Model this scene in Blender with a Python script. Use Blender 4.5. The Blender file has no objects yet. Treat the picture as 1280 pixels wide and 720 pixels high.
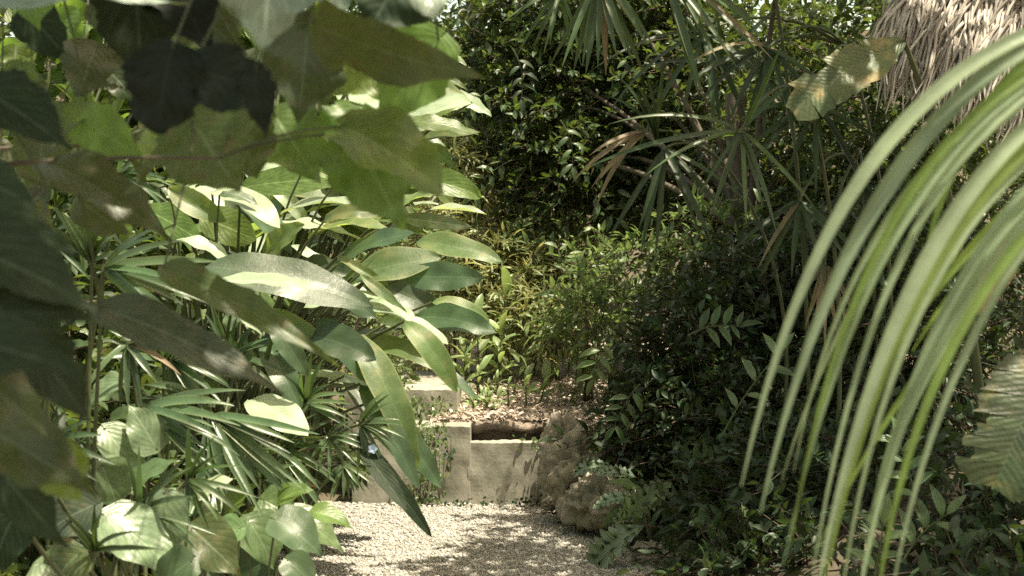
import bpy, bmesh, math, random
import numpy as np
from mathutils import Vector, Matrix, noise

random.seed(7)
rng = np.random.default_rng(7)
S = bpy.context.scene
C = S.collection

# ------------------------------------------------------------------ camera, light, exposure
FPX = 1778.0          # focal length in photo pixels (50 mm on 36 mm, 1280 wide)
CZ = 1.58
cd = bpy.data.cameras.new('camera')
cam = bpy.data.objects.new('camera', cd)
C.objects.link(cam)
cam.location = (0, 0, CZ)
cam.rotation_euler = (math.radians(90), 0, 0)
cd.lens = 50
cd.sensor_width = 36
cd.clip_start = 0.05
cd.clip_end = 2000
cd.dof.use_dof = True
cd.dof.focus_distance = 9.0
cd.dof.aperture_fstop = 4.4
S.camera = cam

SUN = Vector((0.27, -0.16, 0.95)).normalized()
EL = math.asin(SUN.z)
AZ = math.atan2(SUN.x, SUN.y)
w = bpy.data.worlds.new('World')
S.world = w
w.use_nodes = True
wn = w.node_tree
sky = wn.nodes.new('ShaderNodeTexSky')
sky.sky_type = 'NISHITA'
sky.sun_disc = False
sky.sun_elevation = EL
sky.sun_rotation = AZ
sky.dust_density = 2.0
tint = wn.nodes.new('ShaderNodeMix')
tint.data_type = 'RGBA'
tint.blend_type = 'MULTIPLY'
tint.inputs[0].default_value = 1.0
tint.inputs[7].default_value = (1.24, 1.0, 0.60, 1)
wn.links.new(sky.outputs[0], tint.inputs[6])
wn.links.new(tint.outputs[2], wn.nodes['Background'].inputs[0])
wn.nodes['Background'].inputs[1].default_value = 0.15
sd = bpy.data.lights.new('sun', 'SUN')
sd.energy = 4.6
sd.angle = math.radians(0.5)
sd.color = (1.0, 0.91, 0.70)
so = bpy.data.objects.new('sun', sd)
C.objects.link(so)
so.location = (4, 5, 12)
so.rotation_euler = SUN.to_track_quat('Z', 'Y').to_euler()
S.view_settings.view_transform = 'Standard'
S.view_settings.look = 'None'
S.view_settings.exposure = 1.4
S.view_settings.gamma = 1.0
S.cycles.max_bounces = 6
S.cycles.transmission_bounces = 4
S.cycles.transparent_max_bounces = 4
S.cycles.use_denoising = False   # keeps a film-like grain

# ------------------------------------------------------------------ coordinates
def P(px, py, Y):
    """photo pixel at a depth of Y metres -> world point"""
    return Vector(((px - 640) / FPX * Y, Y, CZ - (py - 360) / FPX * Y))

def ML(px, Y):
    return px * Y / FPX

def unit(v):
    n = np.linalg.norm(v, axis=-1, keepdims=True)
    return v / np.maximum(n, 1e-9)

# ------------------------------------------------------------------ materials
def nmat(name):
    m = bpy.data.materials.new(name)
    m.use_nodes = True
    nt = m.node_tree
    nt.nodes.clear()
    return m, nt, nt.nodes.new

def link(nt, a, b):
    nt.links.new(a, b)

def math_node(nt, op, a, b=None):
    n = nt.nodes.new('ShaderNodeMath')
    n.operation = op
    for i, v in enumerate((a, b)):
        if v is None:
            continue
        if isinstance(v, (int, float)):
            n.inputs[i].default_value = v
        else:
            nt.links.new(v, n.inputs[i])
    return n.outputs[0]

def mixc(nt, f, a, b, mode='MIX'):
    n = nt.nodes.new('ShaderNodeMix')
    n.data_type = 'RGBA'
    n.blend_type = mode
    ins = [n.inputs[0], n.inputs[6], n.inputs[7]]
    for s, v in zip(ins, (f, a, b)):
        if isinstance(v, (int, float)):
            s.default_value = v
        elif isinstance(v, tuple):
            s.default_value = (v[0], v[1], v[2], 1)
        else:
            nt.links.new(v, s)
    return n.outputs[2]

def leaf_mat(name, top, back, trans, tf=0.35, rough=0.38, veins=0, slant=0.35, vein_gain=0.5, spot=None,
             spec=0.5, bump=0.25, var=0.35, edge=None, nscale=9.0):
    gr_ = lambda c: (c[0] * .86, c[1] * 1.03, c[2]) if c[1] >= c[0] else c
    top, back, trans = gr_(top), gr_(back), gr_(trans)
    m, nt, new = nmat(name)
    out = new('ShaderNodeOutputMaterial')
    oi = new('ShaderNodeObjectInfo')
    geo = new('ShaderNodeNewGeometry')
    r = math_node(nt, 'FRACT', math_node(nt, 'ADD', oi.outputs['Random'], geo.outputs['Random Per Island']))
    r2 = math_node(nt, 'FRACT', math_node(nt, 'MULTIPLY', r, 7.31))
    uvn = new('ShaderNodeUVMap')
    sep = new('ShaderNodeSeparateXYZ')
    link(nt, uvn.outputs[0], sep.inputs[0])
    u = math_node(nt, 'ABSOLUTE', math_node(nt, 'SUBTRACT', math_node(nt, 'MULTIPLY', sep.outputs[0], 2.0), 1.0))
    v = sep.outputs[1]
    tc = new('ShaderNodeTexCoord')
    nz = new('ShaderNodeTexNoise')
    nz.inputs['Scale'].default_value = nscale
    nz.inputs['Detail'].default_value = 5.0
    link(nt, tc.outputs['Object'], nz.inputs['Vector'])
    col = mixc(nt, geo.outputs['Backfacing'], top, back)
    if spot:
        rr = new('ShaderNodeMapRange')
        rr.inputs[1].default_value = 0.52
        rr.inputs[2].default_value = 0.70
        link(nt, nz.outputs[0], rr.inputs[0])
        col = mixc(nt, rr.outputs[0], col, spot)
    height = None
    if veins:
        s = math_node(nt, 'MULTIPLY', math_node(nt, 'SUBTRACT', v, math_node(nt, 'MULTIPLY', u, slant)), float(veins))
        tri = math_node(nt, 'ABSOLUTE', math_node(nt, 'SUBTRACT', math_node(nt, 'FRACT', math_node(nt, 'ADD', s, 20.0)), 0.5))
        vein = new('ShaderNodeMapRange')
        vein.inputs[1].default_value = 0.10
        vein.inputs[2].default_value = 0.0
        link(nt, tri, vein.inputs[0])
        mid = new('ShaderNodeMapRange')
        mid.inputs[1].default_value = 0.07
        mid.inputs[2].default_value = 0.02
        link(nt, u, mid.inputs[0])
        vm = math_node(nt, 'MAXIMUM', math_node(nt, 'MULTIPLY', vein.outputs[0], 0.6), mid.outputs[0])
        vein_col = tuple(min(1, c * 1.9 + 0.03) for c in top)
        col = mixc(nt, math_node(nt, 'MULTIPLY', vm, vein_gain), col, vein_col)
        height = math_node(nt, 'ADD', math_node(nt, 'MULTIPLY', tri, 0.4), math_node(nt, 'MULTIPLY', mid.outputs[0], -0.3))
    if edge:
        em = new('ShaderNodeMapRange')
        em.inputs[1].default_value = 0.86
        em.inputs[2].default_value = 0.97
        link(nt, u, em.inputs[0])
        col = mixc(nt, em.outputs[0], col, edge)
    hsv = new('ShaderNodeHueSaturation')
    link(nt, col, hsv.inputs['Color'])
    link(nt, math_node(nt, 'ADD', math_node(nt, 'MULTIPLY', r, 0.03), 0.485), hsv.inputs['Hue'])
    link(nt, math_node(nt, 'ADD', math_node(nt, 'MULTIPLY', r2, 2 * var), 1.0 - var), hsv.inputs['Value'])
    nv = math_node(nt, 'ADD', math_node(nt, 'MULTIPLY', nz.outputs[0], 1.1), 0.45)
    colv = mixc(nt, 1.0, hsv.outputs[0], nv, 'MULTIPLY')
    bs = new('ShaderNodeBsdfPrincipled')
    link(nt, colv, bs.inputs['Base Color'])
    link(nt, math_node(nt, 'ADD', math_node(nt, 'MULTIPLY', nz.outputs[0], 0.22), rough - 0.11), bs.inputs['Roughness'])
    bs.inputs['Specular IOR Level'].default_value = spec
    nz2 = new('ShaderNodeTexNoise')
    nz2.inputs['Scale'].default_value = 45.0
    nz2.inputs['Detail'].default_value = 3.0
    link(nt, tc.outputs['Object'], nz2.inputs['Vector'])
    hh = math_node(nt, 'MULTIPLY', nz2.outputs[0], 0.6)
    if height is not None:
        hh = math_node(nt, 'ADD', hh, height)
    bp = new('ShaderNodeBump')
    bp.inputs['Strength'].default_value = bump
    bp.inputs['Distance'].default_value = 0.012
    link(nt, hh, bp.inputs['Height'])
    link(nt, bp.outputs[0], bs.inputs['Normal'])
    tr = new('ShaderNodeBsdfTranslucent')
    hs2 = new('ShaderNodeHueSaturation')
    if spot:
        tcol = mixc(nt, rr.outputs[0], trans, spot)
        link(nt, tcol, hs2.inputs['Color'])
    else:
        hs2.inputs['Color'].default_value = (*trans, 1)
    link(nt, math_node(nt, 'ADD', math_node(nt, 'MULTIPLY', r, 0.03), 0.485), hs2.inputs['Hue'])
    link(nt, math_node(nt, 'ADD', math_node(nt, 'MULTIPLY', r2, 2 * var), 1.0 - var), hs2.inputs['Value'])
    tcv = mixc(nt, 1.0, hs2.outputs[0], nv, 'MULTIPLY')
    if veins:
        tcv = mixc(nt, math_node(nt, 'MULTIPLY', vm, 0.45), tcv, tuple(c * 0.45 for c in trans))
    link(nt, tcv, tr.inputs[0])
    mx = new('ShaderNodeMixShader')
    mx.inputs[0].default_value = tf
    link(nt, bs.outputs[0], mx.inputs[1])
    link(nt, tr.outputs[0], mx.inputs[2])
    link(nt, mx.outputs[0], out.inputs[0])
    return m

def solid_mat(name, c1, c2, scale=6.0, rough=0.9, bump=0.4, dist=0.02, c3=None, detail=8.0, island=0.0, spec=0.3, stretch=None):
    m, nt, new = nmat(name)
    out = new('ShaderNodeOutputMaterial')
    tc = new('ShaderNodeTexCoord')
    vec = tc.outputs['Object']
    if stretch:
        mp = new('ShaderNodeMapping')
        mp.inputs['Scale'].default_value = stretch
        link(nt, vec, mp.inputs[0])
        vec = mp.outputs[0]
    nz = new('ShaderNodeTexNoise')
    nz.inputs['Scale'].default_value = scale
    nz.inputs['Detail'].default_value = detail
    nz.inputs['Roughness'].default_value = 0.65
    link(nt, vec, nz.inputs['Vector'])
    rp = new('ShaderNodeMapRange')
    rp.inputs[1].default_value = 0.35
    rp.inputs[2].default_value = 0.65
    link(nt, nz.outputs[0], rp.inputs[0])
    col = mixc(nt, rp.outputs[0], c1, c2)
    nz2 = new('ShaderNodeTexNoise')
    nz2.inputs['Scale'].default_value = scale * 0.28
    nz2.inputs['Detail'].default_value = 5.0
    link(nt, vec, nz2.inputs['Vector'])
    if c3:
        rq = new('ShaderNodeMapRange')
        rq.inputs[1].default_value = 0.5
        rq.inputs[2].default_value = 0.68
        link(nt, nz2.outputs[0], rq.inputs[0])
        col = mixc(nt, rq.outputs[0], col, c3)
    if island:
        geo = new('ShaderNodeNewGeometry')
        oi = new('ShaderNodeObjectInfo')
        r = math_node(nt, 'FRACT', math_node(nt, 'ADD', oi.outputs['Random'], geo.outputs['Random Per Island']))
        f = math_node(nt, 'ADD', math_node(nt, 'MULTIPLY', r, 2 * island), 1 - island)
        col = mixc(nt, 1.0, col, f, 'MULTIPLY')
    bs = new('ShaderNodeBsdfPrincipled')
    link(nt, col, bs.inputs['Base Color'])
    bs.inputs['Roughness'].default_value = rough
    bs.inputs['Specular IOR Level'].default_value = spec
    nz3 = new('ShaderNodeTexNoise')
    nz3.inputs['Scale'].default_value = scale * 4
    nz3.inputs['Detail'].default_value = 6.0
    link(nt, vec, nz3.inputs['Vector'])
    bp = new('ShaderNodeBump')
    bp.inputs['Strength'].default_value = bump
    bp.inputs['Distance'].default_value = dist
    link(nt, math_node(nt, 'ADD', nz.outputs[0], math_node(nt, 'MULTIPLY', nz3.outputs[0], 0.4)), bp.inputs['Height'])
    link(nt, bp.outputs[0], bs.inputs['Normal'])
    link(nt, bs.outputs[0], out.inputs[0])
    return m

MAT = {
    # foreground broad leaves
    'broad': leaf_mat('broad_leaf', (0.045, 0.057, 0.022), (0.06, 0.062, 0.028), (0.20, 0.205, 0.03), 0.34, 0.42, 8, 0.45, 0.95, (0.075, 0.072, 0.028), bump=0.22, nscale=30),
    'sheen': leaf_mat('sheen_leaf', (0.24, 0.25, 0.20), (0.10, 0.10, 0.06), (0.18, 0.20, 0.06), 0.16, 0.36, 7, 0.45, 0.95, bump=0.25, var=0.2, nscale=30),  # pale colour carries the silvery sheen of sunlit gloss
    'dark': leaf_mat('shaded_leaf', (0.018, 0.026, 0.012), (0.022, 0.029, 0.012), (0.06, 0.075, 0.015), 0.18, 0.62, 7, 0.45, 0.95, bump=0.3, var=0.2, spec=0.22, nscale=30),  # broad leaf darkened in its colour for the shade it hangs in
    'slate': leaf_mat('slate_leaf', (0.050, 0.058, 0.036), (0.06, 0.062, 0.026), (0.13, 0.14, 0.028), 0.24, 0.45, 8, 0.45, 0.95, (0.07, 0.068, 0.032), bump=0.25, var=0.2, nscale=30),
    'silhouette': leaf_mat('silhouette_leaf', (0.009, 0.012, 0.008), (0.009, 0.012, 0.008), (0.01, 0.013, 0.004), 0.06, 0.5, 6, 0.45, 0.2, bump=0.4, var=0.15, spec=0.15, nscale=30),  # shade of a backlit silhouette put into the leaf colour
    'lime_glow': leaf_mat('backlit_lime_leaf', (0.09, 0.12, 0.032), (0.10, 0.13, 0.04), (0.30, 0.37, 0.05), 0.42, 0.42, 8, 0.45, 0.95, var=0.25, nscale=30),  # colour raised to hold the glow of light coming through
    # ginger clump
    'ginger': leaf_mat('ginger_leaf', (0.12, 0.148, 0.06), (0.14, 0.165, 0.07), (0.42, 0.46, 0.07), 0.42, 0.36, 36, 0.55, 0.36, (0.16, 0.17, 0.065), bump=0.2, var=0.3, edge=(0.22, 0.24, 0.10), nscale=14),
    'ginger_sunlit': leaf_mat('sunlit_ginger_leaf', (0.36, 0.365, 0.255), (0.31, 0.33, 0.18), (0.46, 0.48, 0.16), 0.32, 0.35, 36, 0.55, 0.32, bump=0.2, var=0.2, nscale=14),  # ginger leaf paled to cream, sun highlights held in the colour
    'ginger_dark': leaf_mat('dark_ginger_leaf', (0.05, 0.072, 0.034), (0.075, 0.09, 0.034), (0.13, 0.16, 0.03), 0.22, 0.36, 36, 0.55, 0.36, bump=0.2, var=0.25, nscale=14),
    'pothos_pale': leaf_mat('pale_heart_leaf', (0.15, 0.175, 0.10), (0.17, 0.19, 0.11), (0.30, 0.34, 0.10), 0.3, 0.36, 7, 0.5, 0.6, bump=0.25, var=0.25, nscale=30),
    'pothos': leaf_mat('heart_leaf', (0.10, 0.13, 0.06), (0.13, 0.16, 0.08), (0.30, 0.35, 0.08), 0.33, 0.34, 5, 0.5, 0.5, bump=0.3, var=0.25, nscale=30),
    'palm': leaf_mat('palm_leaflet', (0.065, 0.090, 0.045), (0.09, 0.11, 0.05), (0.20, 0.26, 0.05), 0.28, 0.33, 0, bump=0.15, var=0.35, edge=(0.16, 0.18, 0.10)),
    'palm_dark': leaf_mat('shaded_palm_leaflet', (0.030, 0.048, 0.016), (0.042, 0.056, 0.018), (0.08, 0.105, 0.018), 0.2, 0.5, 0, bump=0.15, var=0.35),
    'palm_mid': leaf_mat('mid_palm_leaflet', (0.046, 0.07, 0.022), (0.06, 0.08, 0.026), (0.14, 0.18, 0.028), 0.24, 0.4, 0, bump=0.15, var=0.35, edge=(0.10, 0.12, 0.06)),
    'dry': leaf_mat('dry_leaf', (0.20, 0.155, 0.09), (0.20, 0.16, 0.10), (0.22, 0.165, 0.08), 0.3, 0.6, 0, bump=0.3, var=0.4),
    'arch': leaf_mat('arching_leaflet', (0.29, 0.30, 0.22), (0.27, 0.28, 0.19), (0.29, 0.34, 0.08), 0.22, 0.33, 0, bump=0.1, var=0.25),  # base colour kept pale to carry the sky sheen
    'arch_backlit': leaf_mat('backlit_arching_leaflet', (0.15, 0.18, 0.055), (0.16, 0.19, 0.06), (0.34, 0.40, 0.07), 0.42, 0.35, 0, bump=0.1, var=0.2),  # yellow-green glow of light through the leaflet put into the colour
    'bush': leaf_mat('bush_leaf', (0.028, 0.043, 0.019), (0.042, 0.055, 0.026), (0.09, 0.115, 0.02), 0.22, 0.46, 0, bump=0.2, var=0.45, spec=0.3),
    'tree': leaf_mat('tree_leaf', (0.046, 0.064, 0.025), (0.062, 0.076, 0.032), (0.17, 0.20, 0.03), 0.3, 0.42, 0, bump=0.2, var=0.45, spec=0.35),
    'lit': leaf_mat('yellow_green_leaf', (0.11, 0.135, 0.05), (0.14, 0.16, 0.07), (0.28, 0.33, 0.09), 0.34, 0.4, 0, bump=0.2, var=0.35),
    'bamboo': leaf_mat('bamboo_leaf', (0.20, 0.20, 0.085), (0.22, 0.215, 0.11), (0.42, 0.41, 0.13), 0.36, 0.45, 0, bump=0.2, var=0.45),
    'back': leaf_mat('far_leaf', (0.06, 0.08, 0.03), (0.08, 0.095, 0.045), (0.20, 0.23, 0.04), 0.3, 0.42, 0, bump=0.2, var=0.45),
    'lobed': leaf_mat('lobed_leaf', (0.20, 0.23, 0.16), (0.13, 0.16, 0.06), (0.26, 0.32, 0.06), 0.3, 0.33, 8, 0.3, 0.3, bump=0.3, var=0.2),
    'torn': leaf_mat('torn_leaf', (0.085, 0.10, 0.04), (0.09, 0.10, 0.04), (0.20, 0.22, 0.04), 0.3, 0.45, 24, 0.1, 0.18, (0.22, 0.17, 0.07), bump=0.4, var=0.25),
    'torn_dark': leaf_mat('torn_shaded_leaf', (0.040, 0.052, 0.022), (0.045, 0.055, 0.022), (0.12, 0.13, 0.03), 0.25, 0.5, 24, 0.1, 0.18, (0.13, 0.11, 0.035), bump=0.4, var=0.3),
    'stem': solid_mat('green_stem', (0.045, 0.055, 0.024), (0.075, 0.085, 0.035), 12, 0.5, 0.2, 0.004),
    'twig': solid_mat('brown_twig', (0.05, 0.035, 0.025), (0.09, 0.065, 0.045), 14, 0.8, 0.4, 0.004),
    'bark': solid_mat('bark', (0.06, 0.048, 0.036), (0.13, 0.11, 0.085), 7, 0.9, 0.8, 0.03, stretch=(1, 1, 0.25)),
    'concrete': solid_mat('weathered_concrete', (0.22, 0.21, 0.172), (0.36, 0.342, 0.292), 4.5, 0.9, 0.7, 0.012, c3=(0.11, 0.115, 0.07), stretch=(1, 1, .55)),
    'gravel_base': solid_mat('gravel_bed', (0.255, 0.236, 0.205), (0.37, 0.35, 0.31), 45, 0.95, 0.9, 0.01),
    'gravel': solid_mat('gravel_stones', (0.272, 0.257, 0.232), (0.40, 0.383, 0.352), 30, 0.9, 0.2, 0.003, island=0.35),
    'soil': solid_mat('bank_soil', (0.22, 0.17, 0.135), (0.38, 0.32, 0.27), 9, 0.95, 0.9, 0.03, c3=(0.34, 0.28, 0.235)),
    'ground': solid_mat('forest_soil', (0.05, 0.042, 0.028), (0.11, 0.09, 0.06), 3, 0.95, 0.8, 0.03),
    'seedling': leaf_mat('seedling_leaf', (0.19, 0.225, 0.09), (0.21, 0.24, 0.11), (0.40, 0.44, 0.12), 0.36, 0.4, 0, bump=0.2, var=0.3),
    'litter': leaf_mat('litter_leaf', (0.48, 0.41, 0.345), (0.46, 0.40, 0.34), (0.3, 0.23, 0.17), 0.12, 0.8, 0, bump=0.3, var=0.45),
    'rock': solid_mat('limestone', (0.19, 0.172, 0.138), (0.37, 0.34, 0.285), 6, 0.95, 0.7, 0.02, c3=(0.17, 0.165, 0.105)),
    'thatch': solid_mat('grey_straw', (0.27, 0.235, 0.205), (0.50, 0.45, 0.405), 8, 0.8, 0.4, 0.004, island=0.45),
    'thatch_in': solid_mat('old_thatch', (0.05, 0.04, 0.03), (0.10, 0.08, 0.06), 8, 0.95, 0.5, 0.02),
    'flower': leaf_mat('lilac_petal', (0.42, 0.44, 0.62), (0.42, 0.44, 0.62), (0.4, 0.42, 0.6), 0.3, 0.5, 0, var=0.1),
    'red': leaf_mat('maroon_leaf', (0.075, 0.018, 0.026), (0.08, 0.022, 0.03), (0.14, 0.02, 0.03), 0.25, 0.4, 0, var=0.3),
}

# ------------------------------------------------------------------ geometry helpers (all quads, numpy)
def mk_mesh(name, V, F, UV, mat, smooth=True):
    V = np.asarray(V, np.float32)
    F = np.asarray(F, np.int32)
    me = bpy.data.meshes.new(name)
    me.vertices.add(len(V))
    me.vertices.foreach_set('co', V.ravel())
    n = len(F)
    me.loops.add(n * 4)
    me.loops.foreach_set('vertex_index', F.ravel())
    me.polygons.add(n)
    me.polygons.foreach_set('loop_start', np.arange(n, dtype=np.int32) * 4)
    if smooth:
        me.polygons.foreach_set('use_smooth', np.ones(n, bool))
    if UV is not None:
        uvl = me.uv_layers.new(name='UVMap')
        uvl.data.foreach_set('uv', np.asarray(UV, np.float32)[F.ravel()].ravel())
    me.materials.append(mat)
    me.update(calc_edges=True)
    return me

def grid_faces(nu, nv):
    f = []
    for j in range(nv):
        for i in range(nu):
            a = j * (nu + 1) + i
            f.append((a, a + 1, a + nu + 2, a + nu + 1))
    return np.array(f, np.int32)

def prof_heart(v):
    t = np.clip((v - 0.62) / 0.38, 0, 1)
    return np.clip(np.sin(math.pi * np.power(v, 0.55)), 0, 1) ** 0.75 * (1 - 0.55 * t * t * (3 - 2 * t))
def prof_round(v):
    return np.clip(np.sin(math.pi * np.power(v, 0.75)), 0, 1) ** 0.6
def prof_lance(v):
    return np.clip(np.sin(math.pi * np.power(v, 0.8)), 0, 1)
def prof_paddle(v):
    return np.clip(np.sin(math.pi * np.power(v, 0.82)), 0, 1) ** 0.62
def prof_strap(v):
    return np.minimum(1, v * 12) ** 0.5 * np.minimum(1, (1 - v) * 2.2 + 0.02) ** 0.75
def prof_oval(v):
    return np.clip(np.sin(math.pi * np.power(v, 0.9)), 0, 1) ** 0.75
PROF = dict(heart=prof_heart, round=prof_round, lance=prof_lance, paddle=prof_paddle, strap=prof_strap, oval=prof_oval)

def leaf_geo(L=1.0, W=0.4, prof='lance', nu=4, nv=8, fold=0.25, bend=0.6, wave=0.0, wf=3.0, twist=0.0, side=0.0,
             cordate=0.0, bias=1.0, lobes=0, ph=0.0, cup=0.0, jag=0.0):
    v = np.linspace(0, 1, nv + 1)
    ang = bend * (0.5 - v ** bias)
    sa = side * (0.5 - v)
    cen = np.zeros((nv + 1, 3))
    d = np.stack([np.sin(sa) * np.cos(ang), np.cos(sa) * np.cos(ang), np.sin(ang)], 1)
    dm = (d[1:] + d[:-1]) / 2
    cen[1:] = np.cumsum(dm, 0) / nv
    ch = cen[-1].copy()
    cl = np.linalg.norm(ch)
    y = ch / cl                       # chord to +Y
    z = np.array([0, 0, 1.0]); z = z - y * z.dot(y); z /= np.linalg.norm(z)
    x = np.cross(y, z)
    R = np.stack([x, y, z], 0)
    cen = (cen @ R.T) * (L / cl)
    T = d @ R.T
    T = unit(T)
    X = unit(np.cross(T, np.tile([0, 0, 1.0], (nv + 1, 1))))
    N = unit(np.cross(X, T))
    u = np.linspace(-1, 1, nu + 1)
    wv = W / 2 * np.maximum(PROF[prof](v), 0.012)
    lob = np.ones(nv + 1)
    if lobes:
        s = (v * lobes) % 1.0
        lob = 0.24 + 0.76 * np.clip(np.sin(math.pi * s), 0, 1) ** 0.6
        lob = np.where(v > 0.93, 0.6, lob)
    V = np.zeros((nv + 1, nu + 1, 3))
    UV = np.zeros((nv + 1, nu + 1, 2))
    for i, uu in enumerate(u):
        tw = twist * (v - 0.5)
        au = abs(uu)
        ww = wv * (lob if au > 0.6 else 1.0)
        if jag and au > 0.6:
            kn = rng.normal(size=nv // 3 + 2)
            ww = ww * (1 + jag * (0.6 * rng.normal(size=nv + 1) + 1.5 * np.interp(v, np.linspace(0, 1, len(kn)), kn)))
        lx = ww * uu * math.cos(fold)
        lz = ww * au * math.sin(fold) - cup * ww * au * au
        if wave:
            lz = lz + wave * W * au ** 1.5 * np.sin(wf * 2 * math.pi * v + ph + (1.7 if uu > 0 else 0))
        cx = lx * np.cos(tw) - lz * np.sin(tw)
        cz = lx * np.sin(tw) + lz * np.cos(tw)
        V[:, i] = cen + X * cx[:, None] + N * cz[:, None]
        if cordate:
            V[:, i] -= T * (cordate * W * au ** 1.3 * (1 - v)[:, None] ** 2.5)
        if lobes:
            V[:, i] += T * (0.26 * W * au)
        UV[:, i, 0] = (uu + 1) / 2
        UV[:, i, 1] = v
    return V.reshape(-1, 3), grid_faces(nu, nv), UV.reshape(-1, 2)

def torn_geo(L, W, n=12, fold=0.15, bend=0.8, droop=0.5, seed=1):
    r = np.random.default_rng(seed)
    v = np.linspace(0, 1, n + 1)
    ang = bend * (0.5 - v)
    st = np.stack([np.zeros(n + 1), np.cos(ang), np.sin(ang)], 1)
    cen = np.vstack([[0, 0, 0], np.cumsum((st[1:] + st[:-1]) / 2, 0) / n]) * L
    geos = []
    pr = np.minimum(1, 0.25 + v * 3.2) * np.minimum(1, (1.12 - v) * 4)
    for sgn in (-1, 1):
        for j in range(n):
            k = 4
            dz = droop * (0.8 + 0.12 * r.normal())
            gap = max(0.0, r.uniform(-0.45, 0.25))
            V = []; UV = []
            rag = r.uniform(.95, 1.03) if r.random() < .75 else r.uniform(.6, .95)
            for a in range(k + 1):
                s = a / k
                for b in (0, 0.5, 1):
                    p = cen[j] * (1 - b) + cen[j + 1] * b
                    wl = W / 2 * rag * (pr[j] * (1 - b) + pr[j + 1] * b)
                    mid = (cen[j] + cen[j + 1]) / 2
                    p = p + (mid - p) * gap * s * s
                    x = sgn * wl * s * (1.0 + 0.06 * math.sin(j * 3 + b * 5))
                    z = wl * (math.sin(fold) * s - dz * s * s)
                    V.append(p + np.array([x, wl * 0.25 * s, z]))
                    UV.append(((sgn * s + 1) / 2, (j + b) / n))
            geos.append((np.array(V), grid_faces(2, k), np.array(UV)))
    return join(geos)

def tube_geo(pts, radii, sides=6):
    pts = np.asarray([tuple(p) for p in pts], float)
    n = len(pts)
    if np.isscalar(radii):
        radii = [radii] * n
    T = np.gradient(pts, axis=0)
    T = unit(T)
    ref = np.array([0.31, 0.17, 0.93]) if abs(T[:, 2]).mean() < 0.8 else np.array([0.93, 0.31, 0.1])
    X = unit(np.cross(T, np.tile(ref, (n, 1))))
    Y = np.cross(T, X)
    V = []; UV = []
    for i in range(n):
        for s in range(sides):
            a = 2 * math.pi * s / sides
            V.append(pts[i] + radii[i] * (math.cos(a) * X[i] + math.sin(a) * Y[i]))
            UV.append((s / sides, i / (n - 1)))
    F = []
    for i in range(n - 1):
        for s in range(sides):
            a = i * sides + s; b = i * sides + (s + 1) % sides
            F.append((a, b, b + sides, a + sides))
    return np.array(V), np.array(F, np.int32), np.array(UV)

def join(geos):
    Vs = []; Fs = []; Us = []; o = 0
    for V, F, U in geos:
        Vs.append(V); Fs.append(F + o); Us.append(U); o += len(V)
    return np.vstack(Vs), np.vstack(Fs), np.vstack(Us)

def inst_join(templates, mats, pick=None):
    """join copies of the template geometries under the given Nx4x4 matrices"""
    N = len(mats)
    if pick is None:
        pick = rng.integers(0, len(templates), N)
    Vs = []; Fs = []; Us = []; o = 0
    for t, (V, F, U) in enumerate(templates):
        Mx = mats[pick == t]
        if not len(Mx):
            continue
        W = np.einsum('nij,vj->nvi', Mx[:, :3, :3], V) + Mx[:, None, :3, 3]
        k = len(V)
        Ff = F[None] + (np.arange(len(Mx)) * k)[:, None, None] + o
        Vs.append(W.reshape(-1, 3)); Fs.append(Ff.reshape(-1, 4)); Us.append(np.tile(U, (len(Mx), 1)))
        o += k * len(Mx)
    return np.vstack(Vs), np.vstack(Fs), np.vstack(Us)

def frames(pos, ydir, nh, scale):
    y = unit(ydir)
    z = nh - y * np.sum(nh * y, 1, keepdims=True)
    z = unit(z)
    x = np.cross(y, z)
    M = np.zeros((len(pos), 4, 4))
    s = np.asarray(scale)[:, None] if np.ndim(scale) == 1 else scale
    M[:, :3, 0] = x * s
    M[:, :3, 1] = y * s
    M[:, :3, 2] = z * s
    M[:, :3, 3] = pos
    M[:, 3, 3] = 1
    return M

def place(P0, P1, nh):
    y = (P1 - P0).normalized()
    z = (nh - y * nh.dot(y))
    if z.length < 1e-4:
        z = Vector((1, 0, 0)) - y * y.x
    z.normalize()
    x = y.cross(z)
    M = Matrix(((x.x, y.x, z.x, P0.x), (x.y, y.y, z.y, P0.y), (x.z, y.z, z.z, P0.z), (0, 0, 0, 1)))
    return M

# ------------------------------------------------------------------ scene objects
def thing(name, label, cat, loc, group=None):
    o = bpy.data.objects.new(name, None)
    C.objects.link(o)
    o.empty_display_size = 0.1
    o.location = loc
    o['label'] = label
    o['category'] = cat
    if group:
        o['group'] = group
    return o

def part(name, me, parent=None, world=None, label=None, kind=None):
    """link a mesh as a part; WORLD is its place in the world (identity: its vertices are world points)"""
    o = bpy.data.objects.new(name, me)
    C.objects.link(o)
    Wm = world if world is not None else Matrix.Identity(4)
    if parent is not None:
        o.parent = parent
        top = parent
        off = Matrix.Identity(4)
        chain = []
        while top is not None:
            chain.append(top); top = top.parent
        for q in reversed(chain):
            off = off @ q.matrix_basis
        o.matrix_basis = off.inverted() @ Wm
    else:
        o.matrix_basis = Wm
    if label:
        o['label'] = label
    if kind:
        o['kind'] = kind
    return o

def structure(name, me):
    o = part(name, me)
    o['kind'] = 'structure'
    return o

def N(cam=0.4, up=0.8, x=0.0):
    return Vector((x, -cam, up))

def bez(a, b, c, n=8):
    a, b, c = Vector(a), Vector(b), Vector(c)
    return [a * (1 - t) ** 2 + b * 2 * t * (1 - t) + c * t * t for t in [i / n for i in range(n + 1)]]

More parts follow.
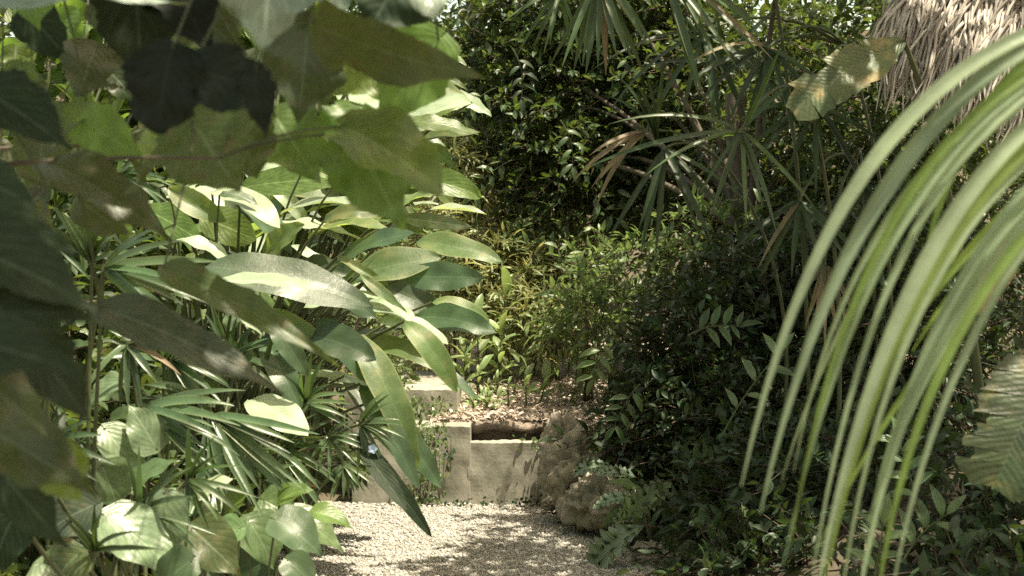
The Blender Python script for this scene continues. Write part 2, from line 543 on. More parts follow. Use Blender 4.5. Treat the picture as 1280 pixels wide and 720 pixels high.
def one_leaf(parent, b, t, Y, W, mat, nh, prof='heart', bend=0.5, fold=0.2, wave=0.05, wf=2.5, twist=0.0, Y2=None, cordate=0.0,
             nu=6, nv=14, side=0.0, bias=1.0, label=None, name='leaf', lobes=0, jag=0.0):
    P0 = P(b[0], b[1], Y)
    P1 = P(t[0], t[1], Y2 or Y)
    L = (P1 - P0).length
    g = leaf_geo(L, ML(W, Y), prof, nu, nv, fold, bend, wave, wf, twist, side, cordate, bias, lobes, ph=random.random() * 6, jag=jag)
    return part(name, mk_mesh(name, *g, MAT[mat]), parent, place(P0, P1, nh), label)

def stalk(parent, pts, r0, r1, mat='stem', name='stalk', sides=6):
    n = len(pts)
    g = tube_geo(pts, [r0 + (r1 - r0) * i / (n - 1) for i in range(n)], sides)
    return part(name, mk_mesh(name, *g, MAT[mat]), parent)

# ------------------------------------------------------------------ setting: ground, path, bank, wall
def gnoise(x, y, s, seed=0.0):
    return noise.noise(Vector((x * s + seed, y * s - seed, seed)))

def grid_sheet(xs, ys, zf):
    V = np.array([(x, y, zf(x, y)) for y in ys for x in xs])
    U = np.array([(x * 0.1, y * 0.1) for y in ys for x in xs])
    return V, grid_faces(len(xs) - 1, len(ys) - 1), U

PATH_L, PATH_R = -1.55, 0.62
def path_right(y):
    return 0.50 + 0.06 * math.sin(y * 1.7) + max(0, 9.4 - y) * 0.12

def ground_z(x, y):
    if -1.9 < x < 1.1 and y < 10.6:
        return -0.03
    r = max(0.0, x - 0.95)
    l = max(0.0, -1.75 - x)
    z = -0.03 + min(0.5, r * 0.5) + min(0.25, l * 0.25) + 0.06 * gnoise(x, y, 0.9, 3)
    if y > 12:
        z += min((y - 12) * 0.12, 3.0)
    return z

xs = np.concatenate([np.linspace(-300, -12, 9), np.linspace(-10, 10, 61), np.linspace(12, 300, 9)])
ys = np.concatenate([np.linspace(-60, -4, 8), np.linspace(-2, 26, 71), np.linspace(30, 400, 12)])
structure('ground', mk_mesh('ground', *grid_sheet(xs, ys, ground_z), MAT['ground']))

xs = np.linspace(-1.85, 1.05, 59); ys = np.linspace(-2, 10.55, 140)
structure('gravel_path', mk_mesh('gravel_path', *grid_sheet(xs, ys, lambda x, y: 0.012 * gnoise(x, y, 2.0, 5) + 0.006 * gnoise(x, y, 9, 1)), MAT['gravel_base']))

# gravel stones
cube = (np.array([(-1, -1, -1), (1, -1, -1), (1, 1, -1), (-1, 1, -1), (-.7, -.8, .8), (.8, -.7, .7), (.7, .8, .8), (-.8, .7, .6)], float) * 0.5,
        np.array([(0, 3, 2, 1), (4, 5, 6, 7), (0, 1, 5, 4), (1, 2, 6, 5), (2, 3, 7, 6), (3, 0, 4, 7)], np.int32), np.zeros((8, 2)))
n = 42000
px = rng.uniform(-1.7, 0.95, n); py = 7.3 + 3.12 * rng.random(n)
pz = np.array([0.012 * gnoise(a, b, 2.0, 5) + 0.006 * gnoise(a, b, 9, 1) for a, b in zip(px, py)])
sc = np.exp(rng.normal(math.log(0.0075), 0.4, n)).clip(0.004, 0.018)
Mx = frames(np.stack([px, py, pz + sc * 0.2], 1), rng.normal(size=(n, 3)), rng.normal(size=(n, 3)),
            np.stack([sc * rng.uniform(.7, 1.5, n), sc * rng.uniform(.7, 1.5, n), sc * rng.uniform(.5, .9, n)], 1)[:, :1])
o = part('gravel', mk_mesh('gravel', *inst_join([cube], Mx), MAT['gravel'], smooth=False), kind='stuff')

# bank behind the wall: leaf-strewn soil rising to the right and away
def bank_z(x, y):
    t = max(0.0, y - 10.75)
    z = 0.585 + 0.085 * t
    z += 0.05 * gnoise(x, y, 1.4, 9) + 0.025 * gnoise(x, y, 5.0, 2)
    if x > 0.42:                      # spills down past the end of the wall
        z -= min(0.5, (x - 0.42) * 0.25) * max(0, 1 - (y - 10.4) / 1.2)
    return z
xs = np.linspace(-0.62, 2.6, 90); ys = np.linspace(10.78, 15.5, 90)
V, F, U = grid_sheet(xs, ys, bank_z)
# overhanging front lip that curls in under itself
nx = len(xs)
lip = []
for k, (dy, dz) in enumerate([(-0.02, -0.03), (-0.01, -0.075), (0.05, -0.10), (0.16, -0.12), (0.20, -0.25)]):
    for i, x in enumerate(xs):
        f = 0.07 * gnoise(x, k * 0.3, 6.0, 4) - .05
        lip.append((x, 10.78 + dy + f, bank_z(x, 10.78) + dz + (0.05 * gnoise(x, k * .2, 5.0, 7) + .03 * gnoise(x, k * .3, 17, 7)) * min(1, k)))
o0 = len(V)
V = np.vstack([V, np.array(lip)])
F2 = []
for k in range(5):
    for i in range(nx - 1):
        a = (o0 + (k - 1) * nx + i) if k else i
        b = o0 + k * nx + i
        F2.append((a, b, b + 1, a + 1))
F = np.vstack([F, np.array(F2, np.int32)])
U = np.vstack([U, np.zeros((len(lip), 2))])
structure('soil_bank', mk_mesh('soil_bank', V, F, U, MAT['soil']))

# leaf litter over the bank
lt = [leaf_geo(1, 0.35, 'oval', 2, 3, 0.3, b) for b in (0.4, 1.0, -0.6)]
n = 8000
lx = rng.uniform(-0.6, 1.2, n); ly = 10.72 + 4.0 * rng.random(n) ** 1.3
lz = np.array([bank_z(a, max(b, 10.78)) for a, b in zip(lx, ly)]) + 0.006
nh = np.tile([0, 0, 1.0], (n, 1)) + rng.normal(size=(n, 3)) * 0.4
dr = rng.normal(size=(n, 3)); dr[:, 2] *= 0.25
Mx = frames(np.stack([lx, ly, lz], 1), dr, nh, rng.uniform(0.025, 0.075, n))
part('leaf_litter', mk_mesh('leaf_litter', *inst_join(lt, Mx), MAT['litter']), kind='stuff')

n = 130
lx = np.where(rng.random(n) < .6, rng.uniform(-1.6, -.9, n), rng.uniform(-1.2, .6, n)); ly = rng.uniform(7.4, 10.3, n)
lz = np.array([0.012 * gnoise(a, b, 2.0, 5) for a, b in zip(lx, ly)]) + 0.012
dr = rng.normal(size=(n, 3)); dr[:, 2] *= 0.15
Mx = frames(np.stack([lx, ly, lz], 1), dr, np.tile([0, 0, 1.0], (n, 1)) + rng.normal(size=(n, 3)) * 0.25, rng.uniform(0.02, 0.06, n))
part('leaf_litter', mk_mesh('leaf_litter', *inst_join(lt, Mx), MAT['litter']), kind='stuff')

def block(x0, x1, y0, y1, z0, z1, seg=0.03, amp=0.008, seed=0):
    bm = bmesh.new()
    bmesh.ops.create_cube(bm, size=1)
    for v in bm.verts:
        v.co = Vector((x0 + (v.co.x + .5) * (x1 - x0), y0 + (v.co.y + .5) * (y1 - y0), z0 + (v.co.z + .5) * (z1 - z0)))
    bmesh.ops.bevel(bm, geom=bm.edges[:], offset=0.006, segments=2, affect='EDGES', profile=0.6)
    for ax, a, b in ((0, x0, x1), (2, z0, z1)):
        k = int((b - a) / seg)
        for i in range(1, k):
            co = [0, 0, 0]; no = [0, 0, 0]
            co[ax] = a + (b - a) * i / k; no[ax] = 1
            bmesh.ops.bisect_plane(bm, geom=bm.verts[:] + bm.edges[:] + bm.faces[:], plane_co=co, plane_no=no)
    for v in bm.verts:
        v.co.y += amp * gnoise(v.co.x, v.co.z, 7, seed) * (1 if v.co.y < (y0 + y1) / 2 else 0)
        v.co.z += amp * (1.2 * gnoise(v.co.x, v.co.y, 6, seed + 5) + .9 * gnoise(v.co.x, v.co.y, 23, seed))
        v.co.x += amp * .7 * gnoise(v.co.y, v.co.z, 14, seed)
    me = bpy.data.meshes.new('block')
    bm.to_mesh(me); bm.free()
    me.materials.append(MAT['concrete'])
    for p in me.polygons:
        p.use_smooth = False
    return me

x0 = P(440, 0, 10.4).x; x1 = P(588, 0, 10.4).x; x2 = P(712, 0, 10.4).x
wall = thing('retaining_wall', 'low stained concrete retaining wall with a stepped top at the end of the gravel path', 'wall', ((x0 + x2) / 2, 10.45, 0))
part('wall_panel', block(x1 - 0.02, x2, 10.40, 10.56, -0.06, P(0, 553, 10.4).z, seed=1), wall)
part('pier', block(x0, x1, 10.396, 10.90, -0.06, P(0, 533, 10.4).z, seed=2), wall)
part('upper_block', block(P(430, 0, 11).x, P(572, 0, 11).x, 10.99, 13.4, 0.0, P(0, 487, 11.0).z, seed=3), wall)

# rocks along the right edge of the path
def rock_mesh(r, seed, flat=0.8):
    bm = bmesh.new()
    bmesh.ops.create_icosphere(bm, subdivisions=5, radius=1)
    for v in bm.verts:
        p = v.co.copy()
        d = 1 + 0.35 * noise.noise(p * 1.1 + Vector((seed, 0, 0))) + 0.22 * noise.noise(p * 2.7 + Vector((0, seed, 0))) \
            - 0.55 * abs(noise.noise(p * 2.6 + Vector((0, 0, seed)))) - 0.26 * abs(noise.noise(p * 5 + Vector((seed, 0, 0)))) - 0.07 * abs(noise.noise(p * 12)) + 0.18
        v.co = Vector((p.x * d * r[0], p.y * d * r[1], p.z * d * r[2]))
    me = bpy.data.meshes.new('rock')
    bm.to_mesh(me); bm.free()
    me.materials.append(MAT['rock'])
    me.polygons.foreach_set('use_smooth', np.ones(len(me.polygons), bool))
    return me
for k, (px_, py_, Y, rx, rz, lab) in enumerate([
        (722, 588, 9.55, 44, 46, 'tall craggy limestone rock beside the end of the concrete wall'),
        (700, 566, 10.22, 24, 46, 'narrow dark limestone rock wedged against the wall end'),
        (745, 628, 9.15, 40, 34, 'pale hollowed limestone rock at the gravel edge, below the tallest rock'),
        (694, 614, 10.2, 16, 18, 'small brown rock at the foot of the wall'),
        (775, 640, 8.9, 32, 28, 'shaded limestone rock behind the silvery lobed leaves'),
        (815, 700, 8.2, 30, 18, 'low brown rock under the lobed leaf plant, nearest the camera'),
        (764, 580, 9.5, 34, 30, 'limestone rock at the left foot of the dark bush'),
        (690, 630, 9.95, 12, 8, 'fist sized stone on the gravel against the wall foot')]):
    c = P(px_, py_, Y)
    o = part('rock', rock_mesh((ML(rx, Y), ML(rx, Y) * 0.9, ML(rz, Y)), k * 3.7 + 1), None, Matrix.Translation(c))
    o['label'] = lab; o['category'] = 'rock'; o['group'] = 'rocks along the path edge'

# ------------------------------------------------------------------ foliage machinery
def project(p):
    y = np.maximum(p[:, 1], 0.05)
    return 640 + FPX * p[:, 0] / y, 360 - FPX * (p[:, 2] - CZ) / y

def small_templates(aspect=0.4, prof='lance', n=4, nv=4, nu=2):
    return [leaf_geo(1, aspect * a, prof, nu, nv, f, b, 0.0, side=s) for a, f, b, s in
            [(1, .35, .7, 0), (.9, .2, 1.1, .3), (1.1, .45, .4, -.3), (1, .3, -.3, .2)][:n]]

def twigs(blobs, tl, k, size, droop=0.3, up=0.8, spread=0.9, shell=0.5, toward=None):
    """leaf frames along twigs that fill the ellipsoid blobs: (centre, radii, number of twigs)"""
    pos = []; dirs = []; nhs = []; st = []; en = []
    for c, r, nt_ in blobs:
        d = unit(rng.normal(size=(nt_, 3)))
        if toward is not None:
            d = unit(d + np.array(toward))
        rad = (shell + (1 - shell) * rng.random((nt_, 1)) ** 0.6)
        rad *= 1 + 0.25 * rng.normal(size=(nt_, 1)) * 0.5
        s = np.array(c) + d * rad * np.array(r)
        td = unit(d * spread + rng.normal(size=(nt_, 3)) * 0.55 + np.array([0, 0, 0.15]))
        ln = tl * rng.uniform(0.6, 1.3, (nt_, 1))
        for j in range(k):
            t = (j + rng.random((nt_, 1)) * 0.6) / k
            p = s + td * ln * t + np.array([0, 0, -1]) * (droop * ln * t * t)
            sd = unit(np.cross(td, rng.normal(size=(nt_, 3))))
            dd = unit(td * 0.7 + sd * 0.8 + np.array([0, 0, -droop * 0.9]))
            pos.append(p); dirs.append(dd)
            nhs.append(np.tile([0, 0, up], (nt_, 1)) + rng.normal(size=(nt_, 3)) * 0.45)
        st.append(s); en.append(s + td * ln + np.array([0, 0, -1]) * droop * ln)
    pos = np.vstack(pos); dirs = np.vstack(dirs); nhs = np.vstack(nhs)
    sc = size * rng.uniform(0.6, 1.25, len(pos))
    return frames(pos, dirs, nhs, sc), sc, np.vstack(st), np.vstack(en)

def fill(root, blobs, tl, k, size, tmpl, mat, nparts=300, stuff='foliage', leafname='leaf', twig_mat='twig', draw_twigs=True, **kw):
    Mx, sc, st, en = twigs(blobs, tl, k, size, **kw)
    pos = Mx[:, :3, 3]
    sel = np.zeros(len(pos), bool)
    if nparts:
        qx, qy = project(pos)
        ok = (qx > 0) & (qx < 1280) & (qy > 0) & (qy < 720)
        score = np.where(ok, sc / pos[:, 1] * FPX - 4.0 * (pos[:, 1] - pos[ok][:, 1].min() if ok.any() else 0), -1e9)
        idx = np.argsort(-score)[:nparts]
        idx = idx[ok[idx]]
        sel[idx] = True
        meshes = [mk_mesh(leafname, *t, MAT[mat]) for t in tmpl]
        inv = root.matrix_basis.inverted()
        for n_, i in enumerate(idx):
            o = bpy.data.objects.new(leafname, meshes[n_ % len(meshes)])
            C.objects.link(o)
            o.parent = root
            o.matrix_basis = inv @ Matrix(Mx[i].tolist())
    rest = Mx[~sel]
    if len(rest):
        part(stuff, mk_mesh(stuff, *inst_join(tmpl, rest), MAT[mat]), root, kind='stuff')
    if draw_twigs:
        nt_ = len(st)
        d = en - st
        ln = np.linalg.norm(d, axis=1)
        tw = tube_geo([(0, 0, 0), (0, 0.5, 0.01), (0, 1, 0)], [0.0055, 0.004, 0.002], 3)
        side = np.ones((nt_, 3)); side[:, 1] = ln
        tm = frames(st, d, rng.normal(size=(nt_, 3)), np.ones(nt_))
        tm[:, :3, 1] *= ln[:, None]
        part('twigs', mk_mesh('twigs', *inst_join([tw], tm), MAT[twig_mat]), root, kind='stuff')

def trunk(root, base, tip, r0, r1, mat='bark', name='trunk', wob=0.08, n=10, sides=9):
    pts = []
    b, t = Vector(base), Vector(tip)
    s = random.random() * 50
    for i in range(n + 1):
        f = i / n
        pts.append(b.lerp(t, f) + Vector((noise.noise(Vector((s, f * 2.5, 0))), noise.noise(Vector((s, f * 2.5, 9))), 0)) * wob * (1 if 0 < i else 0) * (b - t).length)
    g = tube_geo(pts, [r0 + (r1 - r0) * (i / n) ** 0.8 for i in range(n + 1)], sides)
    part(name, mk_mesh(name, *g, MAT[mat]), root)
    return pts

# ------------------------------------------------------------------ background: hill and far trees
def hill_z(x, y):
    t = (y - 23) / 14.0
    return -0.5 + 9.0 * max(0, min(1, t)) ** 1.2 + 1.2 * gnoise(x, y, 0.12, 3) + 0.3 * gnoise(x, y, 0.6, 8)
structure('hill', mk_mesh('hill', *grid_sheet(np.linspace(-60, 60, 50), np.linspace(23, 90, 40), hill_z), MAT['ground']))

T_BACK = small_templates(0.42, 'oval', 3, 3)
for k, (x, y, h, r, lab) in enumerate([
        (-6.5, 19, 8.5, 2.6, 'far leafy tree behind the upper left broad leaves'),
        (-3.2, 20, 8.5, 2.4, 'far leafy tree behind the ginger clump'),
        (-0.6, 21.5, 8.5, 2.3, 'far pale tree above the end of the path, left of the dark tree'),
        (2.2, 20, 8.5, 2.3, 'far leafy tree behind the hanging tree foliage'),
        (5.2, 19, 8.5, 2.6, 'far tree behind the hanging fan palm'),
        (7.8, 18, 8.2, 2.5, 'far tree behind the thatched roof')]):
    root = thing('tree', lab, 'tree', (x, y, ground_z(x, y)), 'far trees behind the garden')
    z = ground_z(x, y)
    pts = trunk(root, (x, y, z - 0.1), (x + random.uniform(-.4, .4), y, h * 0.75), 0.16, 0.06, wob=0.03)
    bl = [((x, y, z + h * 0.25), (r, 1.2, h * 0.28), 260), ((x, y, h * 0.55), (r * 1.05, 1.4, h * 0.28), 300), ((x, y + 0.3, h * 0.85), (r, 1.2, h * 0.22), 220)]
    fill(root, bl, 0.6, 9, 0.2, T_BACK, 'back', 0, stuff='crown', draw_twigs=False, shell=0.3)

# ------------------------------------------------------------------ feathery bamboo at the end of the path
T_BAM = small_templates(0.16, 'lance', 3, 3, 2)
for k, (px_, Y, z, r, nt_, lab) in enumerate([
        (575, 13.3, 2.35, (0.55, 0.4, 0.8), 230, 'yellow-green feathery bamboo high above the end of the path, behind the ginger leaves'),
        (655, 12.9, 1.7, (0.5, 0.35, 0.42), 200, 'feathery bamboo with tan dry tips below the dark tree foliage'),
        (560, 16.5, 1.7, (0.9, 0.6, 0.9), 240, 'pale feathery bamboo low behind the ginger leaf tips'),
        (640, 17.0, 3.4, (1.1, 0.7, 0.9), 240, 'bright feathery bamboo at the top of the clearing, farthest back')]):
    c = P(px_, 360, Y); gz = bank_z(0, Y) if Y < 15.5 else 1.0
    root = thing('bamboo', lab, 'bamboo', (c.x, Y, gz), 'feathery bamboo behind the bank')
    for j in range(6):
        a = random.uniform(-.5, .5)
        stalk(root, bez((c.x + a * .5, Y, gz - 0.3), (c.x + a, Y, z), (c.x + a * 2.2, Y - random.uniform(0, .5), z + r[2] * .9)), 0.014, 0.005, name='cane')
    fill(root, [((c.x, Y, z), r, nt_), ((c.x, Y - .2, z - r[2] * 0.7), (r[0] * .8, .5, r[2] * .5), nt_ // 2)], 0.4, 10, 0.17, T_BAM, 'bamboo', 120, droop=0.6, up=0.5, shell=0.2, draw_twigs=False)

# dark trunk and boulder at the back of the bank
root = thing('tree', 'dark slim tree trunk rising behind the seedlings on the bank', 'tree', tuple(P(612, 452, 14.6)), None)
trunk(root, P(612, 460, 14.6), P(650, 150, 15.2), 0.10, 0.05, wob=0.03)
stalk(root, bez(P(618, 400, 14.7), P(580, 330, 14.5), P(540, 300, 14.2)), 0.03, 0.01, 'bark', 'branch')
stalk(root, bez(P(632, 330, 14.9), P(690, 290, 14.5), P(760, 240, 14.2)), 0.025, 0.01, 'bark', 'branch')
c = P(640, 420, 14.3)
fill(root, [(tuple(P(650, 170, 15.2)), (0.7, .5, .4), 60)], 0.4, 8, 0.14, T_BACK, 'back', 0, stuff='crown')
o = part('boulder', rock_mesh((0.42, 0.4, 0.24), 31.0), None, Matrix.Translation(P(655, 428, 14.5)))
o['label'] = 'dark boulder at the back of the bank behind the seedlings'; o['category'] = 'boulder'

# understory shrubs catching the sun at centre right
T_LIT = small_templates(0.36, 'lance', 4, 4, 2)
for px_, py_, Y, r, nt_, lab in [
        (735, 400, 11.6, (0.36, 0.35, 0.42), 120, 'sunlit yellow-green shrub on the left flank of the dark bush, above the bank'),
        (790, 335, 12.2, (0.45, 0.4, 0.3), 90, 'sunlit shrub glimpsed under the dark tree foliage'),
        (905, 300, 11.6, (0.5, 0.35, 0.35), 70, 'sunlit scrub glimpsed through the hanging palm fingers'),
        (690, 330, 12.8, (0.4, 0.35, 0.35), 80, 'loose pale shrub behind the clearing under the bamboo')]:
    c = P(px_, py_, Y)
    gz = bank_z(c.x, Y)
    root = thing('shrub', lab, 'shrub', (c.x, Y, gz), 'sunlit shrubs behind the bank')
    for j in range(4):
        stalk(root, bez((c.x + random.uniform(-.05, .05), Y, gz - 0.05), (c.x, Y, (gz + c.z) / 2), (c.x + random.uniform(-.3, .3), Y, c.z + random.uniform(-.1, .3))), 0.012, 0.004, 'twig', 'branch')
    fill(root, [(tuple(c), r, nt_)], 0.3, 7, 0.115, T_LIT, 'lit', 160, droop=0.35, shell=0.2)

# seedlings on the bank
def seedling(px_, py_, top, Y, n, size, lab, mat='seedling', lean=0.0, gname='seedlings on the bank'):
    b = P(px_, py_, Y); t = P(px_ + lean, top, Y)
    root = thing('seedling', lab, 'seedling', tuple(b), gname)
    pts = bez(b - Vector((0, 0, .03)), b.lerp(t, .5) + Vector((random.uniform(-.03, .03), 0, 0)), t)
    stalk(root, pts, 0.010, 0.004, 'stem', 'stem')
    h = (t - b).length
    for i in range(n):
        f = 0.35 + 0.65 * i / max(1, n - 1)
        p = b.lerp(t, f)
        a = i * 2.4 + random.random()
        d = Vector((math.cos(a), math.sin(a) * 0.8, random.uniform(0.2, 1.0) + (0.8 if i == n - 1 else 0))).normalized()
        L = size * random.uniform(.75, 1.2)
        g = leaf_geo(L, L * 0.34, 'oval', 4, 7, 0.3, random.uniform(.5, 1.3), 0.03)
        part('leaf', mk_mesh('leaf', *g, MAT[mat]), root, place(p, p + d * L, Vector((0, -.3, 1))))
seedling(600, 505, 400, 11.6, 9, .25, 'tallest leafy seedling on the bank, left of centre', lean=-4)
seedling(622, 498, 415, 11.9, 8, .22, 'tall thin seedling right of the tallest one', lean=6)
seedling(620, 515, 372, 12.3, 8, .26, 'tall pale seedling standing before the dark trunk', lean=12)
seedling(640, 500, 420, 12.0, 4, .18, 'bare leaning sapling stem with few leaves', lean=18)
seedling(657, 515, 468, 11.2, 5, .20, 'short seedling with two upright leaves above the wall notch', lean=0)
seedling(672, 512, 478, 11.3, 4, .20, 'low seedling whose leaves point to the bush', lean=10)
seedling(583, 500, 440, 12.1, 7, .2, 'seedling half hidden by the drooping ginger leaves', lean=-3)
seedling(710, 480, 430, 12.6, 6, .2, 'seedling under the sunlit shrub', lean=5)
seedling(607, 530, 490, 11.0, 5, .12, 'tiny seedling close to the soil lip', lean=3)
for k in range(14):
    px_ = random.uniform(572, 640); Y = random.uniform(11, 12.5)
    seedling(px_, 522 - (Y - 11) * 18, 500 - (Y - 11) * 18 - random.uniform(-5, 22), Y, 4, .10, 'thin sprouting weed among the leaf litter on the bank', gname='sprouting weeds on the bank')

# creeper on the wall and its left side
T_SM = small_templates(0.6, 'oval', 3, 3, 2)
def creeper(lab, boxes, loc, mat='lit', size=0.045, n=300):
    root = thing('creeper', lab, 'creeper', loc)
    tm = [mk_mesh('leaf', *t, MAT[mat]) for t in T_SM]
    inv = root.matrix_basis.inverted()
    for (xa, ya, xb, yb, Y, m) in boxes:
        for j in range(max(2, m // 22)):
            a = P(random.uniform(xa, xb), yb, Y); b = P(random.uniform(xa, xb), ya, Y)
            stalk(root, bez(a, a.lerp(b, .5) + Vector((random.uniform(-.1, .1), -.02, 0)), b), .004, .002, 'twig', 'vine', 4)
        for j in range(m):
            p = P(xa + (xb - xa) * random.betavariate(1.6, 1.6), random.uniform(ya, yb), Y - random.uniform(0, .10))
            d = Vector((random.gauss(0, 1), -.4, random.gauss(-.3, 1))).normalized()
            s = size * random.uniform(.6, 1.3)
            Mt = place(p, p + d * s, Vector((random.gauss(0, .4), -.8, .6 + random.gauss(0, .4)))) @ Matrix.Scale(s, 4)
            o = bpy.data.objects.new('leaf', tm[j % 3]); C.objects.link(o); o.parent = root
            o.matrix_basis = inv @ Mt
creeper('pale small leaved creeper hanging down the left end of the concrete wall', [(508, 528, 560, 632, 10.34, 190), (500, 500, 560, 530, 10.9, 60)], tuple(P(530, 632, 10.3)))
creeper('sparse yellowish creeper on top of the upper concrete block', [(470, 440, 520, 520, 10.95, 110), (515, 495, 575, 528, 10.95, 45)], tuple(P(520, 525, 10.9)), size=.04)
creeper('tiny weeds growing along the foot of the concrete wall', [(548, 622, 640, 634, 10.33, 34), (640, 618, 700, 634, 10.33, 40)], tuple(P(620, 634, 10.3)), 'bush', .035)
creeper('mossy sprigs growing over the right end of the wall top', [(640, 545, 705, 562, 10.42, 40), (680, 552, 712, 600, 10.36, 50)], tuple(P(690, 600, 10.36)), 'lit', .035)
creeper('little dark creeper sprig on the face of the wall', [(556, 545, 568, 590, 10.37, 16)], tuple(P(562, 590, 10.36)), 'bush', .04)

# ------------------------------------------------------------------ dark bush on the right and the dark tree above it
T_BUSH = small_templates(0.42, 'lance', 4, 4, 2)
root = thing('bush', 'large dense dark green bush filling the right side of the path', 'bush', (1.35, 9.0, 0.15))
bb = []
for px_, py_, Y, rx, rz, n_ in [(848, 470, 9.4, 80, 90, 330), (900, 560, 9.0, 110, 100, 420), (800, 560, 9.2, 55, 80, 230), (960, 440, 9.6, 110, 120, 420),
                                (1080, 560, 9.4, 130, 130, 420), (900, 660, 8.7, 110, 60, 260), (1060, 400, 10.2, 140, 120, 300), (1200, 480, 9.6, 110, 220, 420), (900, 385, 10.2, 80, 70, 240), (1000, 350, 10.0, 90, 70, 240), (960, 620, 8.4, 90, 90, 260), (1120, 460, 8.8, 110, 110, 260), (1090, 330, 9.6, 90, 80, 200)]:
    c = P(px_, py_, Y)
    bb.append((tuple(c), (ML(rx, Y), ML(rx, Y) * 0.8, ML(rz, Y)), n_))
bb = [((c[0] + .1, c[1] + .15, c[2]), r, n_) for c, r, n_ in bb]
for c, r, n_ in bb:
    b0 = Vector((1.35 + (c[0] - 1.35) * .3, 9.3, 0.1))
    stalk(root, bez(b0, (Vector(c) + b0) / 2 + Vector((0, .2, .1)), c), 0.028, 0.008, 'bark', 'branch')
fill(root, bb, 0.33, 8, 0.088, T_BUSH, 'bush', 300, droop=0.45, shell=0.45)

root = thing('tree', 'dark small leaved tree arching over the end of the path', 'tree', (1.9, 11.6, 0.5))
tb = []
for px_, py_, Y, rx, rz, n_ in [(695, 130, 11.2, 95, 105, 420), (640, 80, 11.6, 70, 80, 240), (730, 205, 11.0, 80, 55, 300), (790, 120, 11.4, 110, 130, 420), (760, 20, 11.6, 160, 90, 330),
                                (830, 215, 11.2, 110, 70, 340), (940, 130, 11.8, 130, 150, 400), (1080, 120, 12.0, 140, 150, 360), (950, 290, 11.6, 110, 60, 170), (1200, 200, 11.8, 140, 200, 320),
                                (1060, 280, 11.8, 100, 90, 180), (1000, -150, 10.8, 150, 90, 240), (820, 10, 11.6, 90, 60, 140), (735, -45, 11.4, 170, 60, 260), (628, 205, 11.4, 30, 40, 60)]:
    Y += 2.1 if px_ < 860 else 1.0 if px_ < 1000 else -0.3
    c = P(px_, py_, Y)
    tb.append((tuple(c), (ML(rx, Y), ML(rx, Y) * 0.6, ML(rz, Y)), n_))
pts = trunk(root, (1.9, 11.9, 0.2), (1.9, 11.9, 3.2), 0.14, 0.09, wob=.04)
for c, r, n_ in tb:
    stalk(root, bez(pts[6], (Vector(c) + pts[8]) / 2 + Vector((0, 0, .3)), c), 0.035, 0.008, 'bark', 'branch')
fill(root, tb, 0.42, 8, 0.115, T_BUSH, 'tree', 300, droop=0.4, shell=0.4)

# light sprigs standing out of the dark bush
def sprig(lab, pts_px, Y, n, size, mat='pothos', name='sprig', group=None, cat='sprig'):
    a, b, c = [P(x, y, Y) for x, y in pts_px]
    root = thing(name, lab, cat, tuple(a), group)
    pts = bez(a, b, c, 12)
    stalk(root, pts, .006, .002, 'stem', 'stem', 5)
    for i in range(n):
        f = 0.25 + 0.75 * i / (n - 1)
        p = pts[min(11, int(f * 12))].lerp(pts[min(12, int(f * 12) + 1)], f * 12 % 1)
        t = (c - a).normalized()
        sgn = 1 if i % 2 else -1
        d = (t * .5 + Vector((t.z, -.25, -t.x)) * sgn * .9 + Vector((0, 0, -.15))).normalized()
        if i == n - 1:
            d = t
        L = size * random.uniform(.75, 1.15)
        g = leaf_geo(L, L * .34, 'lance', 4, 7, .3, .8, .03)
        part('leaf', mk_mesh('leaf', *g, MAT[mat]), root, place(p, p + d * L, Vector((0, -.7, .7))))
sprig('thin green sprig with four leaves in front of the dark bush', [(905, 540), (935, 480), (985, 430)], 7.6, 6, .16)
sprig('sprig of narrow leaves low on the dark bush, below the wide palm', [(1130, 700), (1150, 660), (1190, 640)], 5.6, 6, .14)
sprig('leafy shoot between the arching palm and the torn leaf', [(1150, 640), (1140, 600), (1120, 540)], 5.6, 8, .12)
sprig('small upright shoot at the foot of the arching palm', [(1092, 730), (1100, 690), (1105, 650)], 5.2, 6, .12)
sprig('pale leafy shoot at the bottom edge under the dark bush', [(870, 715), (915, 690), (950, 640)], 7.4, 9, .15, 'lit')
sprig('bright hanging twig at the left tip of the dark tree', [(740, 235), (745, 260), (775, 275)], 12.7, 5, .2, 'pothos')
sprig('yellow-green drooping leaves low over the rocks', [(830, 600), (800, 605), (780, 640)], 8.6, 4, .22, 'lit')
sprig('dark twig reaching over the wall end', [(770, 540), (730, 535), (690, 552)], 9.9, 5, .17, 'bush')

sprig('drooping twig of mid green leaves high in the dark tree, left of the hanging palm', [(640, 60), (660, 90), (650, 130)], 12.4, 8, .16, 'bush')
sprig('pale edged twig at the upper left fringe of the dark tree', [(620, 110), (590, 120), (575, 160)], 12.7, 9, .15, 'pothos')
sprig('sunlit twig reaching over the clearing from the dark tree', [(640, 200), (605, 215), (590, 250)], 12.7, 8, .15, 'pothos')
sprig('green twig in the middle of the dark tree', [(700, 150), (720, 175), (715, 215)], 12.4, 7, .17, 'palm_mid')
sprig('dim leafy twig at the centre of the dark bush', [(860, 420), (890, 400), (930, 410)], 8.4, 8, .13, 'palm_mid')
sprig('dim leafy twig on the left face of the dark bush', [(800, 480), (780, 500), (765, 540)], 8.6, 8, .13, 'palm_mid')
sprig('yellowing twig where the bush meets the sunlit shrub', [(760, 420), (745, 440), (740, 480)], 9.0, 7, .14, 'lit')
sprig('low green twig at the foot of the dark bush', [(850, 600), (860, 630), (840, 665)], 8.0, 7, .15, 'bush')

